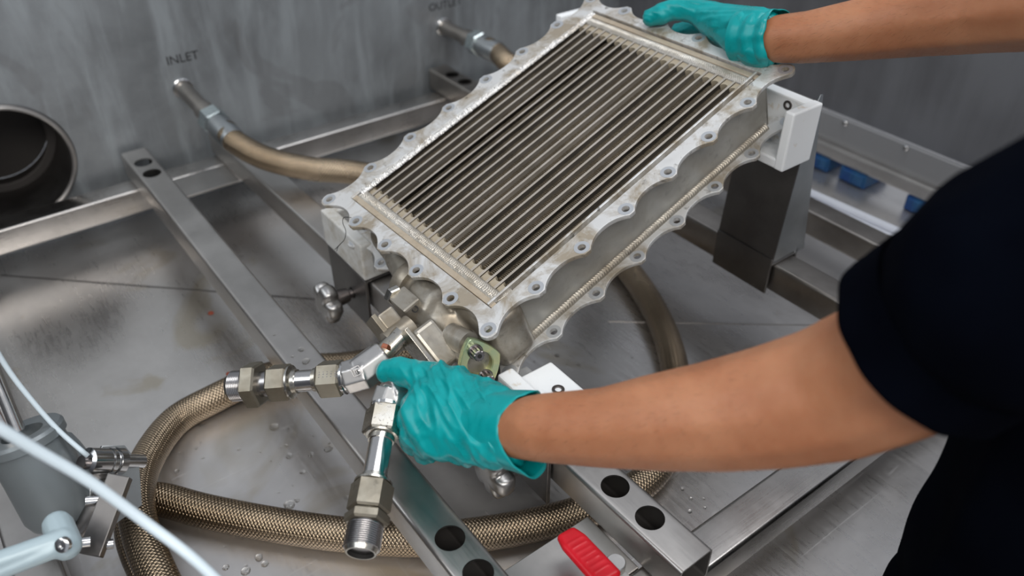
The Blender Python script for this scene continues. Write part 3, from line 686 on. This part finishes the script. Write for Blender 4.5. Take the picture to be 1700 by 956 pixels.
# ---- the two pipe fittings
def thread(bm, p, d, L, r, pitch=.0018, n=32):
    prof = [(0, r*.90)]; k = 0; t = 0
    while t < L-pitch:
        prof += [(t+pitch*.1, r-.0009), (t+pitch*.5, r), (t+pitch*.6, r)]; t += pitch
    prof.append((L, r-.0009)); return lathe(bm, prof, p, d, n)
def fitting(pts, thread_len, name, flare, lab):
    # pts: end, jam nut start/end, nut2 start/end, tube end, nut3 start/end, elbow a, elbow bend, elbow b
    (e0, j0, j1, n0, n1, t1, m0, m1, ea, eb_, ec) = [V(q) for q in pts]
    d = (m1-e0).normalized(); up = FW if flare else UP; ph = .05 if flare else .17
    bm = bmesh.new(); cyl(bm, n1-d*.004, m0+d*.004, .0105, 36); root = wx(name, bm, M_tube, None, smooth=.6); tag(root, lab)
    def sub(nm, b, mat, **k): o = wx(nm, b, mat, root, **k); return o
    bm = bmesh.new(); thread(bm, e0, d, (j0-e0).length, .0152); o = sub('threaded_end', bm, M_thread, smooth=.9)
    bm = bmesh.new(); lathe(bm, [(-.0035 if flare else -.0015, .0112), (-.0035 if flare else -.0015, .0125), (.001, .0145), (.001, .009)], e0, d, 32, cap=False); sub('nose', bm, M_fit, smooth=.5)
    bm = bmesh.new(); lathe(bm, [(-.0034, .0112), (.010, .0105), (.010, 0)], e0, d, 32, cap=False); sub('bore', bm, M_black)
    bm = bmesh.new(); hexa(bm, j0, j1, .040 if not flare else .033, ph, up); sub('jam_nut', bm, M_nutworn)
    bm = bmesh.new(); lathe(bm, [(0, .0125), ((n0-j1).length, .0125)], j1, d, 32); sub('collar', bm, M_thread, smooth=.6)
    bm = bmesh.new(); hexa(bm, n0, n1, .032, ph, up); sub('hex_nut', bm, M_nutworn)
    bm = bmesh.new(); lathe(bm, [(0, .0165), (.002, .0165), (.003, .0135), (.0035, .0120), (.0075, .0118)], n1-d*.0005, d, 32); sub('collar', bm, M_fit, smooth=.6)
    bm = bmesh.new(); hexa(bm, m0, m1, .032, ph, up); sub('hex_nut', bm, M_nutworn if not flare else M_fit)
    bm = bmesh.new(); lathe(bm, [(0, .0116), (.0045, .0120), (.005, .0145), (.0065, .0155)], m0-d*.006, d, 32); sub('collar', bm, M_fit, smooth=.6)
    bm = bmesh.new(); lathe(bm, [(0, .0155), (.003, .0160), (.004, .0145), (.007, .0145)], m1, d, 32); sub('collar', bm, M_chrome, smooth=.6)
    # forged elbow: two chamfered octagonal legs meeting
    bm = bmesh.new(); d2 = (ec-eb_).normalized()
    def octo(b, a, c, r):
        a = V(a); c = V(c); lathe(b, [(0, r*.93), (.0015, r), ((c-a).length, r)], a, c-a, 8, PI/8, UP)
    hull(bm, [(eb_, .0135)]); octo(bm, ea, eb_+d*.005, .0172); octo(bm, ec, eb_-d2*.005, .0172)
    me = fuse(bm, .0012, 2, .5); el = wx('forged_elbow', me, M_forge, root, smooth=.7)
    return root, d, d2, eb_
# fitting on the left, lying level
fa, fb = P(386, 641, .808), P(573, 627, .790)
L1 = fb-fa
def on(t): return fa+L1*t
f1, d1, d1b, e1 = fitting([on(0), on(.135), on(.265), on(.345), on(.525), on(.72), on(.785), on(.985), on(1.01), P(603, 617, .788), P(640, 590, .795)], .02, 'pipe_fitting', False, 'left-pointing steel pipe fitting with a wide jam nut')
bm = bmesh.new(); lathe(bm, [(0, .0150), (.003, .0150), (.0035, .0105), (.03, .0105)], P(633, 592, .794), (P(662, 562, .80)-P(633, 592, .794)), 32); wx('pipe_neck', bm, M_fit, f1, smooth=.6)
# fitting hanging towards the camera
ga, gb = P(600, 912, .668), P(640, 690, .750)
L2 = gb-ga
def og(t): return ga+L2*t
f2, d2_, d2b, e2 = fitting([og(.0), og(.17), og(.245), og(.255), og(.46), og(.7), og(.835), og(1.04), P(641, 680, .756), P(650, 659, .760), P(682, 655, .775)], .02, 'pipe_fitting', True, 'downward-hanging steel pipe fitting with an open flared end')
bm = bmesh.new(); hexa(bm, P(672, 661, .764), P(690, 646, .785), .032, .2, UP); wx('hex_nut', bm, M_fit, f2)
bm = bmesh.new(); cyl(bm, P(690, 646, .785), P(715, 605, .80), .0105, 24); wx('pipe_neck', bm, M_fit, f2, smooth=.6)
# stamped marks
def stamp(body, c, size, parent, rot=0., n=None):
    n = (n or -FW).normalized(); x = (RT-n*RT.dot(n)).normalized(); y = n.cross(x); m = Matrix((x, y, n)).transposed().to_4x4() @ Matrix.Rotation(rot, 4, 'Z'); m.translation = c
    cu = bpy.data.curves.new('t', 'FONT'); cu.body = body; cu.size = size; cu.extrude = .0001; cu.align_x = 'CENTER'; cu.align_y = 'CENTER'; cu.resolution_u = 2
    o = bpy.data.objects.new('t', cu); COL.objects.link(o); me = evald(o); bpy.data.objects.remove(o); me.materials.clear(); me.transform(m); return wx('stamped_mark', me, M_thread, parent)

sn = (-FW*math.cos(.35)+UP*math.sin(.35)).normalized()
for k in range(5):
    c = on(.815+.034*k)+sn*.01605; stamp('AN', c, .0048, f1, PI/2, sn)
def emblem(c, n, rot, sz, parent):
    n = n.normalized(); x = (RT-n*RT.dot(n)).normalized(); m = Matrix((x, n.cross(x), n)).transposed().to_4x4() @ Matrix.Rotation(rot, 4, 'Z'); m.translation = c
    q = sz; w = .0006; bm = bmesh.new()
    for a, b in (((-q, -q), (q, -q+w)), ((-q, q-w), (q, q)), ((-q, -q), (-q+w, q)), ((q-w, -q), (q, q)), ((-q*.55, q*.25), (q*.55, q*.25+w)), ((-w/2, -q*.55), (w/2, q*.25)), ((-q*.4, -q*.3), (-q*.4+w, q*.25))):
        box(bm, (a[0], a[1], -.0004), (b[0], b[1], .0004), m)
    wx('stamped_emblem', bm, M_forge, parent)
emblem(P(597, 613, .788)-FW*.0168, -FW, .45, .0044, f1); emblem(P(636, 672, .756)-FW*.0168, -FW, -.35, .0038, f2)

# ------------------------------------------------------------ hoses
def hose(name, pts, label, r=.0178):
    L = 0
    bm = sweep(pts, r, 28, .006, .0040, 18); o = obj(name, bm, M_braid, smooth=3.2)
    return tag(recenter(o), label, 'hose', 'braided metal hoses')
def fl_(x, y, z=.0185): return onfloor(x, y, z)
inlet_end = P(388, 234, 1.211); outlet_end = P(826, 88, 1.452)
XA = [inlet_end-V((.03, -.001, -.004)), inlet_end, P(440, 262, 1.20), P(515, 280, 1.20), P(610, 290, 1.21), V((-.90, .60, .085)), V((-.80, .66, .0185)), V((-.70, .58, .0185)), V((-.71, .42, .0185)),
      fl_(590, 605), fl_(500, 612), fl_(420, 633), fl_(355, 662), fl_(290, 700), fl_(243, 765, .036), fl_(226, 830, .055), fl_(236, 890, .0565), fl_(262, 956, .0565), fl_(300, 1030, .05), fl_(370, 1130, .035)]
hose('braided_hose', XA, 'braided metal hose from the INLET connection, its loop crossing on top at left')
XBp = [outlet_end-V((.03, 0, -.002)), outlet_end, P(850, 108, 1.43), V((-1.07, .90, .13)), V((-1.00, .93, .07)), V((-.90, .88, .0185)), fl_(990, 395), fl_(1046, 452), fl_(1092, 525), fl_(1118, 600), fl_(1125, 690), fl_(1095, 770), fl_(1040, 820), fl_(950, 855), fl_(830, 882), fl_(700, 895), fl_(560, 886), fl_(440, 868), fl_(340, 848), fl_(262, 828), fl_(225, 835), fl_(222, 890), fl_(250, 960), fl_(300, 1060)]
hose('braided_hose', XBp, 'braided metal hose from the OUTLET connection, sweeping under the rails and the exchanger')
def wall_union(y, z, end, label):
    a = V((XB, y, z)); d = (end-a); L = d.length; d.normalize(); t = thing('wall_connection', label, 'pipe connection', a, 'hose connections on the back wall')
    bm = bmesh.new(); lathe(bm, [(0, .0165), (.002, .0165), (.003, .0150), (.006, .0150)], a, (1, 0, 0), 28); obj('weld_ring', bm, M_chrome, t, smooth=.6)
    bm = bmesh.new(); lathe(bm, [(0, .0128), (L*.42, .0128), (L*.43, .0155), (L*.56, .0155)], a, d, 28); obj('pipe', bm, M_raild, t, smooth=.6)
    bm = bmesh.new(); hexa(bm, a+d*L*.56, a+d*L*.70, .037, .2); obj('hex_nut', bm, M_zinc, t)
    bm = bmesh.new(); lathe(bm, [(0, .0165), (L*.03, .0165), (L*.035, .0190), (L*.30, .0190), (L*.31, .0183)], a+d*L*.70, d, 32); obj('hose_ferrule', bm, M_post, t, smooth=.6)
wall_union(.325, .193, inlet_end, 'steel pipe stub with zinc nut below the INLET lettering')
wall_union(.820, .189, outlet_end, 'steel pipe stub with zinc nut below the OUTLET lettering')

# ------------------------------------------------------------ toggle clamp with the red grip
tc = thing('toggle_clamp', 'toggle clamp with ribbed red grip on the plate between two rails', 'clamp', onfloor(990, 930, .08))
g0, g1 = onfloor(938, 884, .112), onfloor(1008, 960, .118); gd = (g1-g0); GL = gd.length; m = frame(g0, gd, (0, 0, 1))
bm = bmesh.new(); hull(bm, [(m @ V((x, y, z)), .0045) for x, y, z in ((-.006, 0, .004), (.006, 0, .004), (-.0085, 0, .014), (.0085, 0, .014), (-.009, 0, GL), (.009, 0, GL), (0, -.004, .012), (0, -.004, GL))], 2)
for k in range(7): hull(bm, [(m @ V((x, .0028, .015+k*(GL-.02)/6.5)), .0024) for x in (-.0075, .0075)], 1)
obj('grip', fuse(bm, .0010, 3), M_red, tc, smooth=3.2)
bm = bmesh.new(); box(bm, (-.006, -.0035, GL-.01), (.006, .0005, GL+.05), m); obj('lever_arm', bm, M_rail, tc, bevel=.0006)
c = onfloor(1022, 938, .1); bm = bmesh.new(); lathe(bm, [(0, .0088), (.008, .0088), (.009, .008)], c-V((0, 0, .004)), (0, 0, 1), 28); obj('pivot', bm, M_forge, tc, smooth=.5)
bm = bmesh.new(); box(bm, (c.x-.006, c.y-.014, .0796), (c.x+.045, c.y+.012, .083)); box(bm, (c.x-.002, c.y-.008, .083), (c.x+.04, c.y-.005, .104)); obj('base', bm, M_rail, tc, bevel=.0006)

# ------------------------------------------------------------ foreground device at lower left
dv = thing('clamping_device', 'grey enamelled cylinder device with a pale lever at lower left', 'device', onfloor(120, 930))
ca, cb_ = P(38, 722, .735), P(112, 862, .765); dd = (cb_-ca).normalized(); CLn = (cb_-ca).length
bm = bmesh.new(); lathe(bm, [(-.002, .0175), (-.003, .0200), (-.003, .0325), (.0, .0345), (.007, .0345), (.008, .0318), (CLn-.015, .0318), (CLn-.006, .0285), (CLn, .019), (CLn+.001, 0)], ca, dd, 56, cap=False)
lathe(bm, [(-.002, .0175), (.02, .0172), (.02, 0)], ca, dd, 40, cap=False); obj('cylinder_body', bm, M_paint, dv, smooth=.5)
for (x, y, X, Y, r) in ((-18, 600, 30, 715, .0065), (-30, 640, 12, 718, .0085)):
    bm = bmesh.new(); cyl(bm, P(x, y, .725), P(X, Y, .735), r, 24); obj('piston_rod', bm, M_tube, dv, smooth=.6)
bm = bmesh.new(); hull(bm, [(P(96, 872, .69), .0125), (P(110, 905, .672), .0125)]); hull(bm, [(P(106, 893, .672), .0085), (P(-60, 952, .64), .0085)]); hull(bm, [(P(106, 905, .67), .008), (P(-60, 972, .64), .007)])
obj('lever', fuse(bm, .0014, 5), M_lever, dv, smooth=3.2)
bm = bmesh.new(); lathe(bm, [(0, .0062), (.004, .0060), (.0048, .0045), (.0048, .0025), (.003, .0024)], P(107, 903, .660), -FW, 24); obj('lever_screw', bm, M_chrome, dv, smooth=.5)
# bracket plate, sensor and clamp bar
nrm = (RT*.55-FW*.55+UP*.15).normalized(); pcx = P(187, 792, .772); X1 = (UP-nrm*UP.dot(nrm)).normalized(); Y1 = nrm.cross(X1)
mp = Matrix((Y1, X1, nrm)).transposed().to_4x4(); mp.translation = pcx
obj('hex_plate', plate([[(-.024, -.030), (.004, -.044), (.022, -.02), (.020, .012), (.008, .030), (-.012, .028), (-.024, .008)]], -.0025, .0025, .0004, mp), M_post, dv, smooth=.5)
s0, s1 = P(143, 765, .745), P(216, 766, .785); sdv = (s1-s0).normalized()
bm = bmesh.new(); lathe(bm, [(0, 0.0085), (.002, 0.0120), (.020, 0.0120), (.0205, 0.0107), (.022, 0.0107), (.0225, 0.0122), (.026, 0.0122), (.0265, 0.0107), (.0285, 0.0107), (.029, 0.0128), (.036, 0.0128), (.0365, 0.0067), (.060, 0.0067)], s0, sdv, 36); obj('sensor_fitting', bm, M_chrome, dv, smooth=.5)
bm = bmesh.new(); lathe(bm, [(0, .0062), (.014, .0062)], P(134, 768, .742), sdv, 24); obj('end_cap', bm, M_bolt, dv, smooth=.5)
b0, b1_ = P(200, 790, .745), P(150, 922, .715); bd = (b1_-b0); m = frame(b0, bd, -FW)
bm = bmesh.new(); box(bm, (-.010, -.005, 0), (.010, .005, bd.length), m); obj('clamp_bar', bm, M_dark, dv, bevel=.001)
bm = bmesh.new(); hull(bm, [(P(170, 800, .765), .010), (P(160, 780, .77), .012)], 2); hull(bm, [(P(128, 888, .745), .006), (P(178, 812, .755), .010), (P(150, 860, .75), .010)], 2); obj('clamp_body', fuse(bm, .0018, 4), M_dark, dv, smooth=3.2)
for (x, y, d) in ((163, 830, .735), (124, 902, .70), (163, 905, .722)):
    bm = bmesh.new(); lathe(bm, [(-.012, .0045), (0, .0045), (.002, .0048), (.010, .0048), (.0105, .004)], P(x, y, d), (-RT*.9-FW*.4), 20); obj('bolt', bm, M_chrome, dv, smooth=.5)
bm = bmesh.new(); hull(bm, [(P(100, 745, .80), .018), (P(130, 770, .80), .014)], 2); obj('bracket_lug', bm, M_paint, dv, smooth=3.2)
def cable(pts, r, label):
    o = obj('white_tube', sweep(pts, r, 14, .008), M_cable, smooth=3.2); o.name = 'plastic_tube'; return tag(recenter(o), label, 'tube', 'white plastic tubes')
cable([P(-60, 470, .66), P(-25, 545, .68), P(8, 605, .70), P(45, 655, .715), P(95, 712, .73), P(146, 757, .74)], .0022, 'thin white plastic tube ending at the small steel sensor fitting')
cable([P(-120, 650, .47), P(-20, 700, .49), P(60, 747, .51), P(150, 800, .53), P(240, 866, .545), P(330, 935, .55), P(400, 1010, .56), P(440, 1090, .60)], .0037, 'thicker white plastic tube crossing in front of the grey device')
# clear rod on the right
bm = bmesh.new(); a = V((-.98, 1.126, .009)); b = V((-.36, 1.165, .009)); cyl(bm, a, b, .0085, 20); cyl(bm, a+V((0, -.015, -.002)), b+V((-.05, -.022, -.002)), .006, 16)
o = obj('plastic_rod', bm, M_clear, smooth=.6); tag(recenter(o), 'clear plastic rod lying on the basin floor behind the sheet-metal stand', 'rod')

# ------------------------------------------------------------ droplets and stains
bm = bmesh.new(); random.seed(11)
def drop(x, y, r, z=0.):
    p = onfloor(x, y, z); q = bmesh.ops.create_icosphere(bm, subdivisions=2, radius=r)['verts']; e = .8+.5*random.random(); a = random.random()*PI
    for v in q:
        c = v.co.copy(); c.x *= e; c = Matrix.Rotation(a, 3, 'Z') @ c; v.co = V((p.x+c.x, p.y+c.y, p.z+max(-.0001, c.z*.45)))
for x, y, r in ((335, 704, .0045), (300, 752, .0026), (294, 782, .0030), (475, 740, .003), (480, 757, .0042), (516, 755, .0042), (503, 784, .0038), (480, 838, .006), (493, 830, .003), (545, 745, .005), (488, 720, .002), (455, 709, .006), (575, 826, .003), (430, 926, .005), (440, 936, .004), (408, 948, .005), (375, 942, .0035), (397, 746, .002), (325, 744, .002), (1133, 812, .0022), (1147, 828, .0022), (1145, 849, .0028), (1168, 828, .0016), (1170, 843, .0016), (345, 521, .002), (770, 905, .003), (725, 760, .003), (905, 520, .0025), (960, 605, .003), (925, 590, .003)): drop(x, y, r)
for x, y, r in ((500, 580, .0042), (508, 600, .0042), (455, 556, .0018), (486, 592, .002)): drop(x, y, r, RTOP)
for _ in range(60): drop(random.uniform(260, 620), random.uniform(690, 950), random.uniform(.0006, .0016))
for _ in range(50): drop(random.uniform(880, 1180), random.uniform(440, 700), random.uniform(.0006, .0016))
o = obj('water_droplets', bm, M_water, smooth=3.2); tag(o, 'clear water droplets scattered over the steel floor and rails', 'water', kind='stuff')
for i, (x, y, r, lb) in enumerate(((380, 621, .0045, 'small dark red stain on the floor beside the threaded fitting'), (350, 520, .005, 'small brown rust stain on the floor below the long rail'))):
    bm = bmesh.new(); p = onfloor(x, y); n = 14; vs = [bm.verts.new(p+V((r*(1+.35*noise.noise(V((k, i, 0))))*math.cos(2*PI*k/n), r*.8*math.sin(2*PI*k/n), .0004))) for k in range(n)]; bm.faces.new(vs)
    tag(recenter(obj('rust_spot', bm, M_rust)), lb, 'stain')

# ------------------------------------------------------------ person
ps = thing('person', 'person in navy t-shirt and black trousers holding the exchanger with both gloved hands', 'person', (.0, .62, -.86))
SL, SR = V((.005, .44, .60)), V((.01, .80, .60))
armL = [(P(800, 706, .690), .0190), (P(845, 711, .670), .0245), (P(900, 710, .64), .0275), (P(1000, 710, .612), .0305), (P(1100, 699, .59), .0365), (P(1200, 688, .57), .0405), (P(1300, 671, .55), .0435), (P(1390, 650, .53), .0455), (P(1480, 612, .50), .0460), (P(1600, 530, .45), .0500), (SL, .056)]
armR = [(P(1262, 66, .892), .0235), (P(1300, 64, .877), .0262), (P(1340, 62, .862), .0275), (P(1420, 50, .83), .0310), (P(1520, 33, .795), .036), (P(1640, 15, .745), .040), (P(1770, 0, .69), .042), (V((-.13, .80, .56)), .047), (SR, .055)]
bb = bmesh.new(); chain(bb, armL); chain(bb, armR)
chain(bb, [(V((.0, .62, .60)), .07), (V((-.01, .62, .70)), .052)])
hull(bb, [(SL, .055), (SR, .055), (V((.0, .55, .5)), .09), (V((.0, .69, .5)), .09)])
hull(bb, [(V((.0, .55, .45)), .10), (V((.0, .69, .45)), .10), (V((.03, .55, .10)), .10), (V((.03, .69, .10)), .10)])
for y in (.545, .695): chain(bb, [(V((.04, y, .08)), .085), (V((.05, y, -.36)), .055), (V((.06, y, -.79)), .036)])
# head, facing down into the basin
hc = V((-.05, .62, .80)); fd = V((-.85, 0, -.53)).normalized(); hu = V((-.53, 0, .85)).normalized(); hs = V((0, 1, 0))
def hp(f, s, u): return hc+fd*f+hs*s+hu*u
hull(bb, [(hp(-.02, 0, .045), .075), (hp(.02, 0, .05), .068), (hp(.035, 0, -.05), .04), (hp(.055, 0, -.075), .022)], 3)
chain(bb, [(hp(.07, 0, .015), .010), (hp(.098, 0, -.018), .011)]); hull(bb, [(hp(.078, -.018, -.052), .008), (hp(.078, .018, -.052), .008), (hp(.084, 0, -.052), .009)])
for s in (-1, 1): hull(bb, [(hp(-.005, s*.076, .02), .012), (hp(-.010, s*.078, -.015), .009)])
me = fuse(bb, .0042, 5); body = obj('body', me, M_skin, ps, smooth=3.2)
for s in (-1, 1):
    bm = bmesh.new(); bmesh.ops.create_icosphere(bm, subdivisions=2, radius=.011, matrix=Matrix.Translation(hp(.076, s*.031, .022))); ey_ = obj('eye', bm, material('eye_white', (.7, .68, .66), 0, .2), body, smooth=3.2)
    bm = bmesh.new(); lathe(bm, [(0, .0055), (.0015, .004), (.0018, 0)], hp(.0855, s*.031, .0195), fd*.9-hu*.25, 20, cap=False); obj('iris', bm, M_hair, body, smooth=.6)
bm = bmesh.new(); hull(bm, [(hp(-.025, 0, .055), .080), (hp(.005, 0, .070), .070), (hp(-.05, 0, .0), .062)], 3); obj('hair', fuse(bm, .005, 3), M_hair, ps, smooth=3.2)
# t-shirt
sb = bmesh.new()
chain(sb, [(P(1592, 528, .456), .0545), (P(1660, 490, .428), .0615), (P(1710, 470, .41), .067), (SL+V((-.01, -.0, 0)), .074)])
chain(sb, [(V((-.17, .79, .54)), .058), (V((-.09, .80, .57)), .064), (SR, .070)])
hull(sb, [(SL, .072), (SR, .068), (V((-.005, .56, .47)), .125), (V((-.005, .69, .47)), .12)])
hull(sb, [(V((-.03, .565, .46)), .128), (V((-.03, .70, .46)), .128), (V((-.028, .565, .12)), .130), (V((-.03, .70, .12)), .130)])
me = fuse(sb, .006, 5)
me.update(); NR = [V(v.normal) for v in me.vertices]
for v, nr in zip(me.vertices, NR):
    c = v.co.copy(); k = noise.noise(V((c.x*9+c.z*14, c.y*9, c.z*9)))*.5+noise.noise(V((c.x*22, c.y*26+c.z*10, c.z*14)))*.3; v.co = c+nr*(.006*k)
obj('t_shirt', me, M_shirt, ps, smooth=3.2)
# open sleeve cuff
def cuff(c, axis, r, L, flare, mat, name, parent, wav=None, n=96, rows=12, th=.0010, fold=.0, ey=1., tip=0., ring=0.):
    m = frame(c, axis, UP); bm = bmesh.new(); R = []
    for lay in (0, 1):
        for i in range(rows+1):
            t = i/rows; row = []
            for k in range(n):
                a = 2*PI*k/n; w = wav(a) if wav else 0
                rr = r+flare*t**1.5+fold*t*math.sin(a*7+math.sin(a*3)*2)+.5*fold*math.sin(a*13+t*4)*t-(th if lay else 0)
                rr += ring*math.sin(t*16+1.3*math.sin(a*2)+.8*math.sin(3*a))*min(1, t*4); rr += tip*(max(0, -math.sin(a)))**4*t*t
                row.append(bm.verts.new(m @ V((rr*math.cos(a), ey*rr*math.sin(a), t*(L+w)))))
            R.append(row)
    n1 = rows+1
    for q in range(2):
        for i in range(rows):
            for k in range(n): bm.faces.new((R[q*n1+i][k], R[q*n1+i][(k+1) % n], R[q*n1+i+1][(k+1) % n], R[q*n1+i+1][k]))
    for k in range(n): bm.faces.new((R[rows][k], R[rows][(k+1) % n], R[2*rows+1][(k+1) % n], R[2*rows+1][k]))
    return obj(name, bm, mat, parent, smooth=3.2)
axs = (P(1440, 632, .515)-P(1560, 553, .465)).normalized()
cuff(P(1614, 520, .447), axs, .0590, .034, .001, M_shirt, 'sleeve_hem', ps, fold=.0008)
# trousers and shoes
tb = bmesh.new(); hull(tb, [(V((-.028, .565, .10)), .131), (V((-.03, .70, .10)), .131), (V((-.03, .565, -.05)), .130), (V((-.03, .70, -.05)), .130)])
for y in (.55, .715): chain(tb, [(V((-.02, y, -.05)), .108), (V((.0, y, -.42)), .075), (V((.03, y, -.80)), .058)])
obj('trousers', fuse(tb, .007, 4), M_trous, ps, smooth=3.2)
for y in (.55, .715):
    bm = bmesh.new(); hull(bm, [(V((.05, y, -.82)), .038), (V((-.06, y, -.828)), .030), (V((-.13, y, -.838)), .020)]); obj('shoe', bm, M_black, ps, smooth=3.2)
# gloves
def wrinkle(me, axis, amp, freq, c0, seed, extra=None):
    me.update(); ax_ = V(axis).normalized(); NR = [V(v.normal) for v in me.vertices]
    for v, nr in zip(me.vertices, NR):
        c = v.co-c0; t = c.dot(ax_); q = c-ax_*t
        s = V((t*freq*.17, q.x*freq, q.y*freq+q.z*freq*.6))+V((seed, 0, 0))
        k = max(0, 1-abs(noise.noise(s))*3.2)**1.6; k2 = 1-abs(noise.noise(s*1.9+V((4, 1, 7))))*2.4
        e = extra(v.co) if extra else 1
        v.co = v.co+nr*(amp*e*(k*.65+k2*.35-.25))
gl = bmesh.new()
kn = [(P(704, 664, .722), .0150), (P(694, 688, .716), .0150), (P(698, 712, .712), .0145), (P(716, 732, .708), .0140)]
wr = [(P(838, 697, .680), .0255), (P(838, 729, .672), .0245)]
thb = (P(770, 655, .712), .0200)
hull(gl, kn+wr+[thb]); hull(gl, [wr[0], thb, (P(735, 632, .728), .0175), kn[0]]); hull(gl, [kn[3], wr[1], (P(770, 738, .70), .017)])
chain(gl, [thb, (P(728, 631, .732), .0165), (P(688, 622, .748), .0140), (P(664, 617, .760), .0142), (P(646, 617, .768), .0125)])
for k, (q, n1, n2, n3, r) in enumerate(((kn[0], (686, 674, .748), (678, 684, .776), (684, 698, .795), .0118), (kn[1], (678, 698, .744), (675, 712, .775), (684, 722, .797), .0120), (kn[2], (684, 722, .738), (684, 736, .765), (694, 742, .785), .0115), (kn[3], (706, 740, .730), (708, 749, .752), (718, 750, .770), .0105))):
    chain(gl, [q, (P(*n1), r*1.08), (P(*n2), r), (P(*n3), r*.85)])
me = fuse(gl, .0017, 5)
hx = (P(715, 615, .72)-P(800, 765, .70)); wrinkle(me, hx, .0042, 58, P(760, 680, .7), 3.3, lambda c: min(1, .22+max(0, (c-P(650, 617, .765)).length-.03)/.05))
gL = obj('glove', me, M_glove, ps, smooth=3.2)
axL = (P(900, 712, .645)-P(820, 708, .682)).normalized()
cuff(P(806, 709, .692), axL, .0292, .043, -.0008, M_glove, 'glove_cuff', gL, wav=lambda a: .013*abs(math.sin(a))**2.5, fold=.0007, ey=1.07, tip=.007)
gr = bmesh.new()
wq = [(P(1262, 52, .893), .0260), (P(1262, 78, .893), .0245)]
hull(gr, wq+[(P(1168, 26, .955), .0155), (P(1205, 62, .965), .0150), (P(1222, 72, .945), .0160), (P(1185, 50, .985), .0135)])
chain(gr, [(P(1205, 40, .93), .0215), (P(1168, 23, .955), .0160), (P(1148, 17, .962), .0142), (P(1118, 16, .972), .0128), (P(1098, 23, .978), .0125), (P(1081, 29, .983), .0108)])
for q, n1, n2 in (((1185, 50, .99), (1150, 47, 1.02), (1125, 52, 1.04)), ((1195, 62, .985), (1165, 66, 1.03), (1140, 70, 1.05)), ((1208, 74, .975), (1180, 84, 1.02), (1158, 90, 1.04)), ((1225, 86, .96), (1200, 98, 1.0), (1185, 106, 1.02))):
    chain(gr, [(P(*q), .0125), (P(*n1), .0115), (P(*n2), .0095)])
me = fuse(gr, .0018, 5); wrinkle(me, P(1080, 20, .98)-P(1262, 66, .89), .0017, 70, P(1170, 40, .95), 8.1)
gR = obj('glove', me, M_glove, ps, smooth=3.2)
axR = (P(1290, 64, .88)-P(1220, 58, .915)).normalized()
cuff(P(1228, 60, .912), axR, .0288, .046, .0010, M_glove, 'glove_cuff', gR, wav=lambda a: .003*math.sin(2*a)+.0015*math.sin(5*a), fold=.0012, ring=.0017)
# forearm hair
random.seed(4); me = bpy.data.meshes.new('t'); hb = bmesh.new()
def hairs(arm, n, lo, hi):
    for _ in range(n):
        i = random.randint(lo, hi-1); t = random.random(); (a, ra), (b, rb) = arm[i], arm[i+1]; a = V(a); b = V(b)
        c = a.lerp(b, t); r = ra+(rb-ra)*t; d = (b-a).normalized(); u = d.orthogonal().normalized(); ang = random.random()*2*PI
        nrm = Matrix.Rotation(ang, 3, d) @ u; L = random.uniform(.003, .008); tang = d.cross(nrm)
        p0 = c+nrm*(r-.0012); p1 = p0+nrm*L*.40-d*L*.35+tang*L*.2; p2 = p1+nrm*L*.12-d*L*.5+tang*L*.3*random.uniform(-1, 1); w = d.cross(nrm)*.000035
        v = [hb.verts.new(q) for q in (p0-w, p0+w, p1+w, p1-w)]; hb.faces.new(v); v2 = hb.verts.new(p2); hb.faces.new((v[3], v[2], v2))
hairs(armL, 1100, 2, 6); hairs(armR, 1500, 1, 5)
o = obj('arm_hair', hb, M_hair, ps); o['kind'] = 'stuff'
